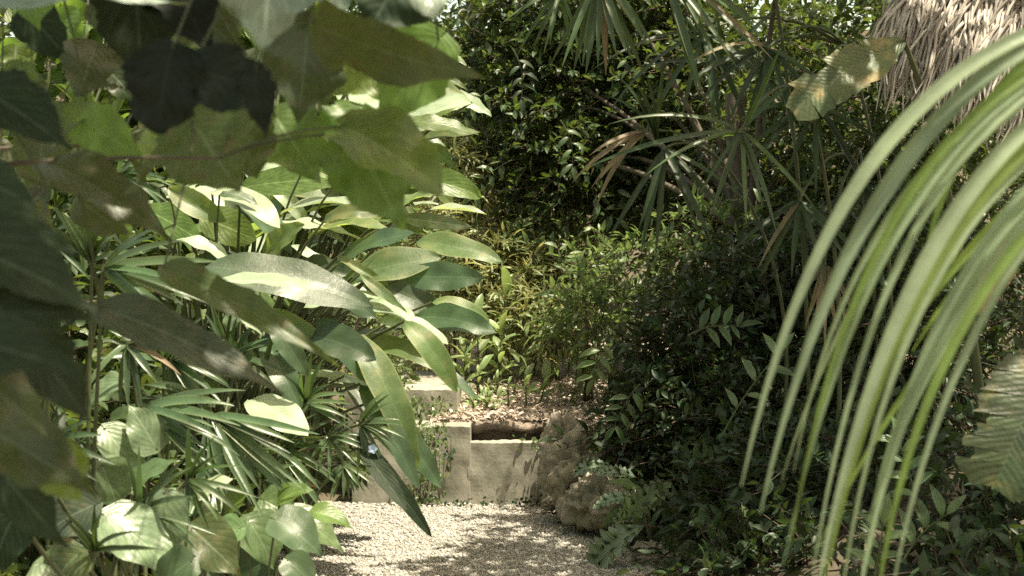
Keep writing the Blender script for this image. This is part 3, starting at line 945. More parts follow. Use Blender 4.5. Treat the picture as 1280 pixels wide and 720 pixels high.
# silvery lobed plant over the rocks
root = thing('lobed_plant', 'silvery plant with deeply lobed leaves spilling over the rocks onto the gravel', 'plant', tuple(P(800, 690, 8.4)))
for (b, t, W, Y, mat, nh) in [((812, 655), (738, 716), 64, 8.1, 'lobed', N(.5, .9, -.2)), ((770, 585), (722, 590), 34, 9.0, 'lobed', N(.5, .9, 0)), ((800, 600), (752, 592), 30, 8.8, 'lobed', N(.5, .9, .2)),
                              ((770, 655), (832, 608), 40, 8.3, 'lit', N(.6, .6, .3)), ((800, 625), (748, 632), 34, 8.6, 'lobed', N(.4, 1, 0)),
                              ((822, 630), (770, 655), 36, 8.4, 'lobed', N(.5, .9, .1))]:
    one_leaf(root, b, t, Y, W, mat, nh, 'oval', .9, .15, .03, 4, lobes=9, nv=54, nu=6)
    stalk(root, bez(P(815, 690, 8.5), P((b[0] + 820) / 2, b[1] - 10, Y), P(b[0], b[1], Y)), .009, .005)

# ------------------------------------------------------------------ ginger clump at centre left
G = [  # base, tip, width, depth, material, normal, bend, fold
    ((255, 333), (466, 384), 66, 6.2, 'ginger_dark', N(.75, .6, .1), .5, .15),
    ((268, 352), (402, 362), 32, 6.1, 'ginger_sunlit', N(.5, .9), .3, .3),
    ((365, 346), (470, 398), 46, 6.4, 'ginger_dark', N(.7, .7), .7, .2),
    ((380, 385), (475, 372), 40, 6.5, 'ginger_sunlit', N(.4, 1), .5, .2),
    ((440, 348), (552, 322), 52, 6.6, 'ginger', N(.75, .5, -.2), .5, .15),
    ((410, 342), (520, 292), 44, 6.9, 'ginger_dark', N(.6, .8), .7, .2),
    ((505, 346), (605, 347), 38, 6.6, 'ginger_dark', N(.9, .2), .3, .1),
    ((520, 302), (628, 328), 36, 6.8, 'ginger', N(.7, .6, -.2), .6, .2),
    ((350, 268), (480, 268), 40, 7.2, 'ginger_sunlit', N(.3, 1), .8, .25),
    ((330, 292), (450, 300), 38, 7.0, 'ginger_sunlit', N(.35, 1), .8, .3),
    ((385, 300), (490, 290), 34, 7.0, 'ginger', N(.4, .9), 1.0, .3),
    ((590, 128), (480, 178), 62, 8.0, 'ginger_sunlit', N(.5, .9), .7, .25),
    ((505, 160), (540, 235), 34, 7.9, 'ginger_sunlit', N(.6, .6), .5, .2),
    ((538, 262), (608, 268), 18, 7.2, 'ginger_sunlit', N(.4, .9), .3, .7),
    ((500, 272), (590, 284), 20, 7.2, 'broad', N(.9, .2), .2, .1),
    ((475, 245), (585, 244), 16, 7.5, 'ginger', N(.6, .6), .2, .3),
    ((450, 380), (520, 405), 40, 6.8, 'ginger_sunlit', N(.4, .9), .7, .2),
    ((455, 352), (560, 396), 40, 7.2, 'ginger_dark', N(.8, .4), .6, .2),
    ((518, 398), (620, 416), 40, 7.0, 'ginger_dark', N(.8, .5), .9, .2),
    ((540, 378), (612, 402), 22, 7.1, 'ginger', N(.7, .6), 1.2, .2),
    ((470, 402), (560, 430), 36, 6.7, 'ginger_sunlit', N(.5, .9), .8, .2),
    ((450, 425), (570, 470), 34, 6.7, 'ginger', N(.6, .7), .6, .25),
    ((490, 425), (600, 502), 22, 6.8, 'ginger_dark', N(.6, .7), .5, .2),
    ((505, 402), (571, 490), 32, 6.5, 'ginger', N(.9, .3, .2), 1.5, .15),
    ((440, 415), (520, 590), 42, 6.4, 'ginger', N(.9, .3, .3), 1.3, .2),
    ((395, 400), (478, 490), 40, 6.3, 'ginger_dark', N(.9, .3, .3), 1.0, .2),
    ((380, 420), (470, 450), 50, 6.3, 'ginger_dark', N(.8, .5), .8, .2),
    ((440, 540), (540, 672), 24, 6.0, 'dark', N(.9, .2, .3), .4, .2),
    ((452, 560), (508, 638), 26, 6.0, 'dark', N(.9, .2, .3), .3, .2),
    ((470, 500), (552, 610), 34, 6.3, 'ginger_dark', N(.9, .2, .3), .5, .2),
    ((450, 480), (524, 612), 30, 6.3, 'ginger_dark', N(.9, .2, .3), .7, .2),
    ((430, 470), (500, 560), 30, 6.5, 'ginger_dark', N(.9, .2, .3), .7, .2),
    ((310, 395), (420, 450), 44, 6.2, 'ginger', N(.6, .7), .9, .2),
    ((300, 235), (440, 225), 44, 7.4, 'lime_glow', N(.8, .4), .4, .15),
    ((330, 225), (460, 250), 40, 7.6, 'ginger', N(.8, .4), .5, .15),
    ((360, 240), (400, 170), 40, 7.8, 'ginger', N(.9, .2), .4, .15),
    ((440, 260), (445, 170), 36, 7.9, 'ginger_dark', N(.9, .2), .4, .15),
    ((480, 230), (560, 185), 40, 8.2, 'ginger', N(.6, .7), .7, .2),
    ((420, 120), (520, 165), 34, 8.2, 'ginger_sunlit', N(.5, .8), .7, .2),
    ((440, 105), (500, 92), 30, 8.0, 'lime_glow', N(.6, .7), .6, .3),
    ((470, 200), (600, 165), 30, 8.3, 'ginger', N(.6, .7), .7, .2),
    ((300, 255), (365, 318), 40, 6.9, 'ginger_dark', N(.6, .8), .8, .2),
    ((265, 240), (350, 285), 44, 6.9, 'ginger_sunlit', N(.5, .9), .9, .2),
    ((220, 245), (300, 255), 30, 7.0, 'ginger_sunlit', N(.4, 1), .8, .2),
    ((250, 270), (320, 300), 50, 7.1, 'lime_glow', N(.9, .3), .4, .1),
    ((180, 260), (250, 300), 44, 7.0, 'lime_glow', N(.9, .3), .4, .1),
    ((330, 320), (380, 280), 34, 6.9, 'ginger', N(.8, .4), .6, .2),
    ((220, 300), (290, 330), 34, 6.7, 'ginger_sunlit', N(.4, .9), .8, .2),
    ((290, 385), (330, 420), 30, 5.9, 'ginger_sunlit', N(.6, .8), .6, .3),
    ((340, 400), (385, 470), 30, 5.9, 'ginger_dark', N(.9, .3), .8, .2),
    ((310, 500), (385, 545), 56, 5.9, 'ginger_sunlit', N(.5, .9), .4, .15),
    ((330, 420), (380, 520), 36, 6.2, 'ginger_dark', N(.8, .4), .8, .2),
]
clumps = [('tall ginger clump with broad sunlit leaves arching over the path', (280, 640, 7.4)),
          ('ginger clump behind the tallest one with pale leaves near the bamboo', (330, 600, 8.6)),
          ('low ginger clump with dark leaf tips hanging over the gravel', (270, 660, 6.5))]
groots = []
for lab, (a, b, Y) in clumps:
    p = P(a, b, Y); p.z = 0.0
    groots.append(thing('ginger_plant', lab, 'ginger plant', tuple(p), 'ginger plants left of the path'))
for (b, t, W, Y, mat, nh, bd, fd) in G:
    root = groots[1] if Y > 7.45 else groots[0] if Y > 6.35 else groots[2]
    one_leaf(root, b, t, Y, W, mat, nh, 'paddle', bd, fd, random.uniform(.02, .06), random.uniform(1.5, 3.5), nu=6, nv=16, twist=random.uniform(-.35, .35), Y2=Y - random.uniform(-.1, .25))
    B = P(b[0], b[1], Y)
    base = Vector(root.location) + Vector((random.uniform(-.3, .1), random.uniform(-.2, .2), 0))
    mid = Vector((base.x * .7 + B.x * .3, (base.y + B.y) / 2, max(B.z * .8, .2)))
    stalk(root, bez(base, mid, B, 10), .014, .006)
for i in range(46):
    Y = random.uniform(6.4, 8.2)
    b = (random.uniform(200, 470), random.uniform(215, 400))
    a = random.uniform(-.9, .5)
    L = random.uniform(45, 120)
    root = groots[1] if Y > 7.45 else groots[0]
    one_leaf(root, b, (b[0] + L * math.cos(a), b[1] - L * math.sin(a)), Y, L * random.uniform(.2, .42), random.choice(['ginger', 'ginger', 'ginger_sunlit', 'ginger_sunlit', 'lime_glow', 'ginger_dark']),
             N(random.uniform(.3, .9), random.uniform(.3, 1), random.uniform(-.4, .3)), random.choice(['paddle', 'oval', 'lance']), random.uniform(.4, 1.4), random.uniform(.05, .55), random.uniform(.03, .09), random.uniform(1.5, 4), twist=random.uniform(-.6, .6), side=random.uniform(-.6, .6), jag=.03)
    B = P(b[0], b[1], Y)
    stalk(root, bez(Vector(root.location) + Vector((random.uniform(-.2, .1), random.uniform(-.2, .2), 0)), Vector((root.location.x * .6 + B.x * .4, B.y + .1, B.z * .8)), B, 8), .011, .005)
for i in range(44):
    Y = random.uniform(7.5, 9.0)
    b = (random.uniform(390, 540), random.uniform(60, 260))
    a = random.uniform(-.9, .5)
    L = random.uniform(55, 115)
    root = groots[1]
    one_leaf(root, b, (b[0] + L * math.cos(a), b[1] - L * math.sin(a)), Y, L * random.uniform(.28, .46), random.choice(['ginger', 'ginger', 'ginger_sunlit', 'ginger_sunlit', 'lime_glow', 'lime_glow', 'ginger_dark']),
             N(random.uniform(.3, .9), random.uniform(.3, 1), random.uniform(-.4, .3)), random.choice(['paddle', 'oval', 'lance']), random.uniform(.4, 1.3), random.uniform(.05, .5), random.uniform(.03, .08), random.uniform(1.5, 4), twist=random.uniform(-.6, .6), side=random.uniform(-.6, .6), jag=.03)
    B = P(b[0], b[1], Y)
    stalk(root, bez(Vector(root.location) + Vector((random.uniform(-.2, .3), random.uniform(-.2, .2), 0)), Vector((root.location.x * .6 + B.x * .4, B.y + .1, B.z * .8)), B, 8), .011, .005)
# fill of the clumps: leaves that arch outward from the base
for root, n_, (h0, h1), Lr in ((groots[0], 34, (.7, 1.9), (.45, .75)), (groots[1], 30, (1.0, 2.6), (.4, .7)), (groots[2], 26, (.3, 1.2), (.4, .6))):
    b = Vector(root.location)
    for i in range(n_):
        a = random.uniform(0, 2 * math.pi)
        h = random.uniform(h0, h1)
        p = b + Vector((math.cos(a) * random.uniform(.1, .55) - .1, math.sin(a) * random.uniform(.1, .5) + .3, h))
        d = Vector((math.cos(a) + .15, math.sin(a), random.uniform(-.4, .5))).normalized()
        L = random.uniform(*Lr)
        tp = p + d * L
        if 640 + FPX * tp.x / tp.y > 470 and tp.z < 1.0:
            continue
        g = leaf_geo(L, L * random.uniform(.2, .3), 'paddle', 6, 12, .2, random.uniform(.6, 1.4), .04, ph=i)
        part('leaf', mk_mesh('leaf', *g, MAT[random.choice(['ginger', 'ginger', 'ginger_sunlit', 'ginger_dark'])]), root, place(p, p + d * L, Vector((0, -.25, 1))))
        stalk(root, bez(b + Vector((random.uniform(-.2, .2), random.uniform(-.2, .2), 0)), b + Vector((math.cos(a) * .1 - .2, .15, h * .7)), p, 8), .012, .005)

# ------------------------------------------------------------------ fan palms and grasses
def fan(root, c, Y, n, R, a0, a1, W, mat='palm', tilt=0.3, droop=0.8, Rv=.2, stalk_from=None, name='frond', face=1.0):
    """one fan leaf: leaflets radiating from c (pixels) between picture angles a0..a1 (degrees, 0 = right, 90 = up)"""
    cc = P(c[0], c[1], Y)
    hub = tube_geo([cc + Vector((0, 0, -.012)), cc + Vector((0, 0, .012))], [.012, .010], 6)
    fr = part(name, mk_mesh('frond', *hub, MAT['stem']), root)
    inv = None
    for i in range(n):
        a = math.radians(a0 + (a1 - a0) * (i + random.uniform(-.55, .55)) / max(1, n - 1))
        L = ML(R, Y) * random.uniform(1 - Rv, 1 + Rv)
        d = Vector((math.cos(a), -tilt + random.uniform(-.35, .35) - .2 * math.sin(a), math.sin(a))).normalized()
        t = cc + d * L - Vector((0, 0, droop * .18 * L * abs(math.cos(a))))
        g = leaf_geo((t - cc).length, ML(W, Y) * random.uniform(.8, 1.2), 'strap', 2, 9, .45, droop * random.uniform(.5, 1.3) * (.3 + abs(math.cos(a))), 0, twist=random.uniform(-.5, .5))
        part('leaflet', mk_mesh('leaflet', *g, MAT[mat if random.random() > .025 else 'dry']), fr, place(cc, t, Vector((random.uniform(-.4, .4), -face, .8))))
    if stalk_from is not None:
        stalk(root, bez(stalk_from, (Vector(stalk_from) + cc) / 2 + Vector((0, 0, .25)), cc), .010, .006)

def palm(lab, fans, loc, group, cat='fan palm', mat='palm', stem_top=None):
    root = thing('fan_palm', lab, cat, loc, group)
    b = Vector(loc)
    if stem_top:
        stalk(root, bez(b, (b + Vector(stem_top)) / 2 + Vector((random.uniform(.2, .5), .35, .2)), stem_top, 14), .015, .009, 'stem', 'stem')
        b = Vector(stem_top)
    for (c, Y, n, R, a0, a1, W, kw) in fans:
        fan(root, c, Y, n, R, a0, a1, W, **{'mat': mat, 'stalk_from': b, **kw})

gp = 'fan palms left of the path'
palm('fan palm with short upright fingers beside the big dark leaf', [((115, 328), 4.8, 11, 78, 20, 150, 11, {}), ((130, 335), 4.7, 9, 130, -38, 35, 13, {'droop': .4})], tuple(P(105, 900, 4.8)), gp)
palm('fan palm with long grey-green fingers spreading downwards', [((263, 518), 5.4, 15, 130, -95, -8, 11, {'droop': .3}), ((180, 512), 5.3, 10, 120, -40, 15, 12, {'droop': .7}), ((262, 505), 5.5, 9, 90, 150, 240, 9, {})], tuple(P(240, 800, 5.5)), gp)
palm('spiky umbrella sedge beside the hanging ginger leaves', [((382, 505), 6.0, 9, 70, -20, 110, 8, {}), ((452, 530), 6.0, 14, 62, -100, 60, 6, {'droop': 1.0}), ((412, 545), 6.0, 10, 48, -120, 30, 6, {'droop': 1.0})], tuple(P(330, 690, 6.3)), gp, 'sedge')
palm('grassy fan palm under the slate coloured drooping leaf', [((205, 455), 5.6, 11, 95, 10, 170, 11, {}), ((215, 450), 5.5, 11, 90, -80, 40, 11, {}), ((160, 430), 5.4, 9, 80, -120, 30, 10, {})], tuple(P(200, 820, 5.6)), gp)
palm('half hidden fan palm behind the long grey-green fingers', [((330, 470), 6.2, 11, 85, 10, 170, 9, {}), ((350, 560), 6.0, 11, 80, -80, 60, 8, {}), ((290, 450), 6.0, 9, 80, -20, 140, 9, {})], tuple(P(320, 760, 6.2)), gp)
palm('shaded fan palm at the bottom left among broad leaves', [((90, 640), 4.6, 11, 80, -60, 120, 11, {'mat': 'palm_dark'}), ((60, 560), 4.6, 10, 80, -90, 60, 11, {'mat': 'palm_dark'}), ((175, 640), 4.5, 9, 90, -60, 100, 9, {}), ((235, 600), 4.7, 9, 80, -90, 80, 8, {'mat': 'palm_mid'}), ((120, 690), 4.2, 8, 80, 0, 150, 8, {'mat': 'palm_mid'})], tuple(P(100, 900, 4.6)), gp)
palm('low sedge at the gravel edge beneath the umbrella sedge', [((365, 600), 6.2, 10, 42, -60, 60, 6, {'droop': 1.3}), ((330, 600), 6.0, 9, 60, -60, 150, 8, {}), ((430, 580), 6.2, 9, 42, -130, -30, 6, {})], tuple(P(340, 760, 6.2)), gp, 'sedge')
palm('fan palm half lost in shade behind the twig', [((150, 220), 5.0, 10, 80, -60, 60, 9, {}), ((60, 300), 5.0, 10, 80, -60, 120, 10, {'mat': 'palm_dark'})], tuple(P(60, 860, 5.2)), gp)

gr = 'fan palms hanging on the right'
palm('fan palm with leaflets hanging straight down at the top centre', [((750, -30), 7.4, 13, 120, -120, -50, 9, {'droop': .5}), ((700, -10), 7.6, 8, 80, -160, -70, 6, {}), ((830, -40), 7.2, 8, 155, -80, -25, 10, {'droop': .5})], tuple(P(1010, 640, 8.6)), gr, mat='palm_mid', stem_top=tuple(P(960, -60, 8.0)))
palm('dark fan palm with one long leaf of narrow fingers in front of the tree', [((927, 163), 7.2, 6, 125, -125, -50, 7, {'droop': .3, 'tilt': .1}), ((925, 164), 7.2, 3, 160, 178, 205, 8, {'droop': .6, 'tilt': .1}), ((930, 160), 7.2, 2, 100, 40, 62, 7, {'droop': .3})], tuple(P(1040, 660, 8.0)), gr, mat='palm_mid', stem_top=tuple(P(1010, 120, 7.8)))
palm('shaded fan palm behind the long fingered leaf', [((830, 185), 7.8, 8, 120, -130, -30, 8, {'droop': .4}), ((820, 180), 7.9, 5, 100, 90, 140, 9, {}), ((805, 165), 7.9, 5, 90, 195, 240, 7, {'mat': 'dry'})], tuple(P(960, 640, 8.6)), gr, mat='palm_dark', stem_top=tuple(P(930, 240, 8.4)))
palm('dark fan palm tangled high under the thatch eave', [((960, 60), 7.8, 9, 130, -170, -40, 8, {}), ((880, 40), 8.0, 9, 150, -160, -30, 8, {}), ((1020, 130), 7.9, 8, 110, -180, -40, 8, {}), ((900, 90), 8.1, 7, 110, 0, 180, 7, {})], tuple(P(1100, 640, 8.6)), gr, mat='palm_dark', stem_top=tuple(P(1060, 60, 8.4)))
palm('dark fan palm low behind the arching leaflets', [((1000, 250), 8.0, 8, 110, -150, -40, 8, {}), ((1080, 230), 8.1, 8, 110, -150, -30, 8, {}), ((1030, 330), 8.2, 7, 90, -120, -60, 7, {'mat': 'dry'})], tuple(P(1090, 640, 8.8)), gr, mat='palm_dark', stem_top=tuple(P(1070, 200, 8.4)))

# ------------------------------------------------------------------ thatched roof, upper right
root = thing('thatched_roof', 'grey weathered palm thatch eave hanging in at the upper right corner', 'thatched roof', tuple(P(1330, 560, 7.6)))
# eave line from (1105,80) to (1300,150); the roof rises to the right and away
e0 = P(1112, 46, 7.2); e1 = P(1420, 150, 6.4)
up = Vector((0.35, 0.45, 0.75)).normalized()
sl = [e0 + (e1 - e0) * 0 , e1, e1 + up * 2.2, e0 + up * 2.2]
dn = Vector((0.10, -0.08, -0.06))
V = [p + Vector((.12, .12, .10)) for p in sl] + [p + Vector((.16, .22, .02)) for p in sl]
F = [(0, 1, 2, 3), (7, 6, 5, 4), (0, 4, 5, 1), (1, 5, 6, 2), (2, 6, 7, 3), (3, 7, 4, 0)]
part('roof_deck', mk_mesh('roof_deck', [tuple(p) for p in V], F, np.zeros((8, 2)), MAT['thatch_in'], False), root)
stalk(root, [P(1345, 620, 7.6), P(1345, 360, 7.6), P(1345, 60, 7.6)], .07, .06, 'bark', 'post', 10)
stalk(root, [e0 + Vector((.2, .2, .05)), (e0 + e1) / 2 + Vector((.2, .2, .05)), e1 + Vector((.2, .2, .05))], .03, .03, 'bark', 'rafter', 8)
straw_t = [mk_mesh('straw', *tube_geo([(0, 0, 0), (.03 * s, .35, .03), (.05 * s, .7, .0), (.02 * s, 1, -.04)], [.0065, .0085, .007, .0025], 4), MAT['thatch']) for s in (-1, 0, 1)]
straw_g = [tube_geo([(0, 0, 0), (.03 * s, .35, .03), (.05 * s, .7, .0), (.02 * s, 1, -.04)], [.0065, .0085, .007, .0025], 4) for s in (-1, 0, 1)]
inv = root.matrix_basis.inverted()
n = 5200
t = rng.random(n); k = rng.random(n) ** 1.4
base = np.array(e0)[None] + (np.array(e1) - np.array(e0))[None] * t[:, None] + np.array(up)[None] * (0.15 + 1.9 * k)[:, None] + rng.normal(size=(n, 3)) * .025
nrm = (e1 - e0).cross(up).normalized()
if nrm.y > 0: nrm = -nrm
ddir = np.array([-.30, -.12, -1.0]) + rng.normal(size=(n, 3)) * .2
ddir = unit(ddir * .55 - np.array(up)[None] * .6)
ln = rng.uniform(.28, .5, n)
Ms = frames(base, ddir, np.tile(np.array(nrm), (n, 1)) + rng.normal(size=(n, 3)) * .3, np.ones(n))
Ms[:, :3, 1] *= ln[:, None]
order = np.argsort(k)
qx, qy = project(base)
vis = [i for i in order if 1060 < qx[i] < 1320 and -60 < qy[i] < 140][:300]
for c_, i in enumerate(vis):
    o = bpy.data.objects.new('straw', straw_t[c_ % 3]); C.objects.link(o); o.parent = root
    o.matrix_basis = inv @ Matrix(Ms[i].tolist())
msk = np.ones(n, bool); msk[vis] = False
part('thatch', mk_mesh('thatch', *inst_join(straw_g, Ms[msk]), MAT['thatch']), root, kind='stuff')

# ------------------------------------------------------------------ torn banana leaves
def torn(lab, b, t, W, Y, mat, nh, seed, loc, n=16, droop=.35):
    root = thing('banana_plant', lab, 'banana plant', loc, 'torn leaved plants on the right')
    P0 = P(b[0], b[1], Y); P1 = P(t[0], t[1], Y - .15)
    L = (P1 - P0).length
    part('leaf', mk_mesh('leaf', *torn_geo(L, ML(W, Y), n, .15, .6, droop, seed), MAT[mat]), root, place(P0, P1, nh))
    stalk(root, bez(Vector(loc), (Vector(loc) + P0) / 2 + Vector((.1, .1, .5)), P0, 10), .03, .012)
    stalk(root, bez(P0, (P0 + P1) / 2 + Vector((0, -.01, .05)), P1, 8), .010, .004, name='midrib')
torn('torn yellowed banana leaf under the thatch eave', (1130, 50), (988, 140), 62, 6.9, 'torn', N(.85, .5, .1), 3, tuple(P(1240, 640, 7.4)), 7, .2)
torn('torn dark banana leaf with yellow streaks at the right edge', (1318, 425), (1240, 612), 112, 4.6, 'torn_dark', N(.95, .2, -.1), 8, tuple(P(1420, 900, 4.8)), 14, .3)

# ------------------------------------------------------------------ arching palm in the right foreground
root = thing('arching_palm', 'pale arching palm frond with long drooping leaflets in the right foreground', 'palm', (1.75, 2.5, 0.0))
rach = bez(P(1440, 400, 2.5), P(1425, 220, 2.4), P(1396, -15, 2.3), 14)
stalk(root, bez((1.75, 2.5, 0), (1.6, 2.5, .9), P(1440, 400, 2.5), 10), .03, .016, 'stem', 'stalk')
stalk(root, rach, .012, .006, 'stem', 'rachis')
AR = []  # start, control, end pixels, width, depth, material
jt = lambda x, y, m: (x + random.uniform(-m, m), y + random.uniform(-m, m))
NL = 12
for i in range(NL):
    f = i / (NL - 1)
    e = f ** .8
    AR.append((jt(1400, 0 + 190 * f, 12), jt(1055 + 92 * e, 62 + 325 * f, 22), jt(930 + 158 * e, 590 + 200 * min(1, f * 2.2), 20), (20 if i in (0, 1, 5) else 11.5) + random.uniform(-2.5, 2.5), 2.22 + .02 * (i % 5), 'arch' if i % 4 != 2 else 'arch_backlit'))
for i in range(4):
    f = random.random()
    AR.append((jt(1400, 30 + 150 * f, 10), jt(1085 + 80 * f, 120 + 290 * f, 40), jt(955 + 125 * f, 560 + 190 * f, 50), 9.5, 2.42 + random.uniform(0, .15), 'arch'))
for a, b, c, W in (((1398, 10), (1200, 90), (1155, 330), 26), ((1400, 110), (1200, 205), (1140, 380), 18), ((1400, 140), (1190, 300), (1100, 470), 15), ((1405, 170), (1220, 300), (1140, 440), 16), ((1400, 80), (1110, 300), (1040, 640), 14), ((1405, 190), (1150, 400), (1020, 690), 13), ((1400, 120), (1250, 190), (1190, 330), 16)):
    AR.append((a, b, c, W * .75, 2.5, 'arch_backlit'))
def curved_strap(ctrl, width, Y, depth_out):
    a, b, c = [P(x, y, Y - dz) for (x, y), dz in zip(ctrl, depth_out)]
    pts = np.array([tuple(p) for p in bez(a, b, c, 18)])
    T = unit(np.gradient(pts, axis=0))
    view = unit(pts - np.array([0, 0, CZ]))
    X = unit(np.cross(T, view))
    n = len(pts)
    roll = np.linspace(random.uniform(-.5, .3), random.uniform(-.3, .6), n)
    Nn = unit(np.cross(X, T))
    X2 = X * np.cos(roll)[:, None] + Nn * np.sin(roll)[:, None]
    N2 = unit(np.cross(X2, T))
    v = np.linspace(0, 1, n)
    wv = ML(width, Y) / 2 * np.minimum(1, .55 + v * 2) * np.minimum(1, (1 - v) * 1.9 + .03) ** .8
    V = np.zeros((n, 5, 3)); U = np.zeros((n, 5, 2))
    for i, u in enumerate((-1, -.5, 0, .5, 1)):
        V[:, i] = pts + X2 * (wv * u)[:, None] + N2 * (wv * abs(u) * -.55)[:, None]
        U[:, i, 0] = (u + 1) / 2; U[:, i, 1] = v
    return V.reshape(-1, 3), grid_faces(4, n - 1), U.reshape(-1, 2)
for a, b, c, W, Y, mt in AR:
    part('leaflet', mk_mesh('leaflet', *curved_strap((a, b, c), W, Y, (0, .05, -.03 + random.uniform(-.06, .1))), MAT[mt]), root)
one_leaf(root, (1262, 275), (1215, 395), 2.6, 50, 'dry', N(.8, .3, .3), 'oval', .5, .5, .05)

# ------------------------------------------------------------------ broad leaved plants in the left foreground
root = thing('broadleaf_tree', 'broad leaved tree branch overhanging the upper left, dark leaves against the light', 'tree', (-1.75, 2.7, 0.0))
tr = trunk(root, (-1.75, 2.7, -0.05), (-1.45, 2.7, 2.6), .06, .035, wob=.03)
hubs = []
for pxs in [((-260, 240), (20, 190), (275, 198), 2.8), ((-250, 60), (60, -120), (420, -40), 2.6), ((-250, 60), (100, -160), (600, -60), 2.9), ((-250, 250), (-60, 300), (60, 235), 2.6), ((-250, 60), (0, -80), (240, -30), 3.0),
            ((-250, 190), (100, 190), (440, 158), 3.6)]:
    pts = bez(P(*pxs[0], pxs[3]), P(*pxs[1], pxs[3]), P(*pxs[2], pxs[3]), 14)
    stalk(root, pts, .0075, .003, 'bark', 'branch')
    hubs += pts[4:]
def petiole(root, B, hubs, r=.0035):
    h = min(hubs, key=lambda q: (q - B).length)
    stalk(root, bez(h, (h + B) / 2 + Vector((0, .02, .03)), B, 6), r, r * .7, 'stem', 'petiole', 5)
BL = [  # base, tip, width, depth, material, normal, bend, fold, profile
    ((-80, 12), (235, 6), 112, 2.6, 'sheen', N(.5, .85, .1), .5, .1, 'heart'),
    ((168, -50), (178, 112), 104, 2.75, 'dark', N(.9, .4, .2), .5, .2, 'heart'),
    ((200, -50), (266, 68), 80, 2.65, 'silhouette', N(.95, .2, .1), .4, .15, 'heart'),
    ((345, -95), (330, 62), 190, 2.4, 'sheen', N(.75, .65, .1), .7, .25, 'heart'),
    ((215, 62), (196, 168), 88, 2.35, 'silhouette', N(1, .1, .1), .4, .1, 'round'),
    ((240, 85), (345, 120), 72, 2.35, 'silhouette', N(1, .15, 0), .4, .1, 'round'),
    ((318, 90), (333, 172), 40, 2.36, 'silhouette', N(1, .1, 0), .4, .1, 'heart'),
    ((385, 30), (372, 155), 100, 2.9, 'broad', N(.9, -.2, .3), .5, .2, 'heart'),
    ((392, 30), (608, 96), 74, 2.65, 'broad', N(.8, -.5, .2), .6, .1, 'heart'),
    ((428, 158), (565, 252), 100, 2.7, 'lime_glow', N(.8, .5, .3), .5, .25, 'heart'),
    ((440, 168), (503, 288), 96, 2.72, 'lime_glow', N(.95, .1, .2), .4, .1, 'heart'),
    ((548, 50), (474, 158), 96, 3.2, 'lime_glow', N(.95, .1, -.2), .4, .1, 'heart'),
    ((420, 60), (500, 130), 90, 3.4, 'lime_glow', N(.95, .1, .2), .4, .1, 'heart'),
    ((345, 145), (400, 230), 84, 3.2, 'lime_glow', N(.95, .1, .1), .4, .1, 'heart'),
    ((450, 140), (410, 215), 76, 3.3, 'lime_glow', N(.95, .1, -.1), .4, .1, 'heart'),
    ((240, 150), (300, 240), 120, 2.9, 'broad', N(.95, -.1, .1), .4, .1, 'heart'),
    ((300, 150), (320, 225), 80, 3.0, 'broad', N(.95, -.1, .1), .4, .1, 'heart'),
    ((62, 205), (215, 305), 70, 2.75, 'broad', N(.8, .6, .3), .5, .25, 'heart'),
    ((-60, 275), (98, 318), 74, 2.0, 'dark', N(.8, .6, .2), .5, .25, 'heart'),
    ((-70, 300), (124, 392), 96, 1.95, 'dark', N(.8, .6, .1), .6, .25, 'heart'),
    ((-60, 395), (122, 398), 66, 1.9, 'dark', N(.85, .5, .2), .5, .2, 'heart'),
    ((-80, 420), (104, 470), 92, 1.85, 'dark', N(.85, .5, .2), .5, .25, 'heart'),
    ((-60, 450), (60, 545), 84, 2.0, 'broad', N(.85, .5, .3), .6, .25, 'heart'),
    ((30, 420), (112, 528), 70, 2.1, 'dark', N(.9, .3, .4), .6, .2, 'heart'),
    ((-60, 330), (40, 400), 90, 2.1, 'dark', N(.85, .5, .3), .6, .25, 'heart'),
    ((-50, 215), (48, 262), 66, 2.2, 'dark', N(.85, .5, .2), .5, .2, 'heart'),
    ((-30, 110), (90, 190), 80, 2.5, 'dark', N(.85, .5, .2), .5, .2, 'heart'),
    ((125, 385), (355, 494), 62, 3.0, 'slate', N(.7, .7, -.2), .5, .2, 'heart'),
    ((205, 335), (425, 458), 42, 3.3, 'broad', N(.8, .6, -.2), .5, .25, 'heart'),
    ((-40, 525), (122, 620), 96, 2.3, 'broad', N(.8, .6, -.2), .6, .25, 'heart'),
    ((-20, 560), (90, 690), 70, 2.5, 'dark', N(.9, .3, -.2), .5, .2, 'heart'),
    ((62, 568), (100, 628), 64, 2.25, 'lime_glow', N(.9, .2, .2), .5, .2, 'heart'),
    ((105, 150), (180, 200), 60, 3.0, 'lime_glow', N(.9, -.1, .2), .4, .15, 'heart'),
    ((175, 175), (215, 200), 44, 3.4, 'lime_glow', N(.9, -.1, .2), .4, .15, 'heart'),
    ((70, 20), (110, 70), 44, 3.8, 'lime_glow', N(.9, -.1, .2), .4, .15, 'heart'),
    ((20, 60), (30, 100), 40, 3.8, 'lime_glow', N(.9, -.1, .2), .4, .15, 'heart'),
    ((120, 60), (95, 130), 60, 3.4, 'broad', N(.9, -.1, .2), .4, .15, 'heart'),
    ((90, 100), (120, 125), 30, 3.8, 'lime_glow', N(.9, -.1, .2), .4, .15, 'heart'),
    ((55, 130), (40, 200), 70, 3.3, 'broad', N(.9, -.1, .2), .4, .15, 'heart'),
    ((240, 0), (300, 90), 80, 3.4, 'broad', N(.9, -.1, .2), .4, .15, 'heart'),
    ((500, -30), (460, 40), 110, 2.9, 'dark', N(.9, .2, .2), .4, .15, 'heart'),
    ((520, -40), (540, 30), 80, 2.5, 'sheen', N(.6, .8, .2), .6, .15, 'heart'),
    ((400, -60), (430, 20), 90, 2.9, 'sheen', N(.7, .7, .2), .6, .15, 'heart'),
]
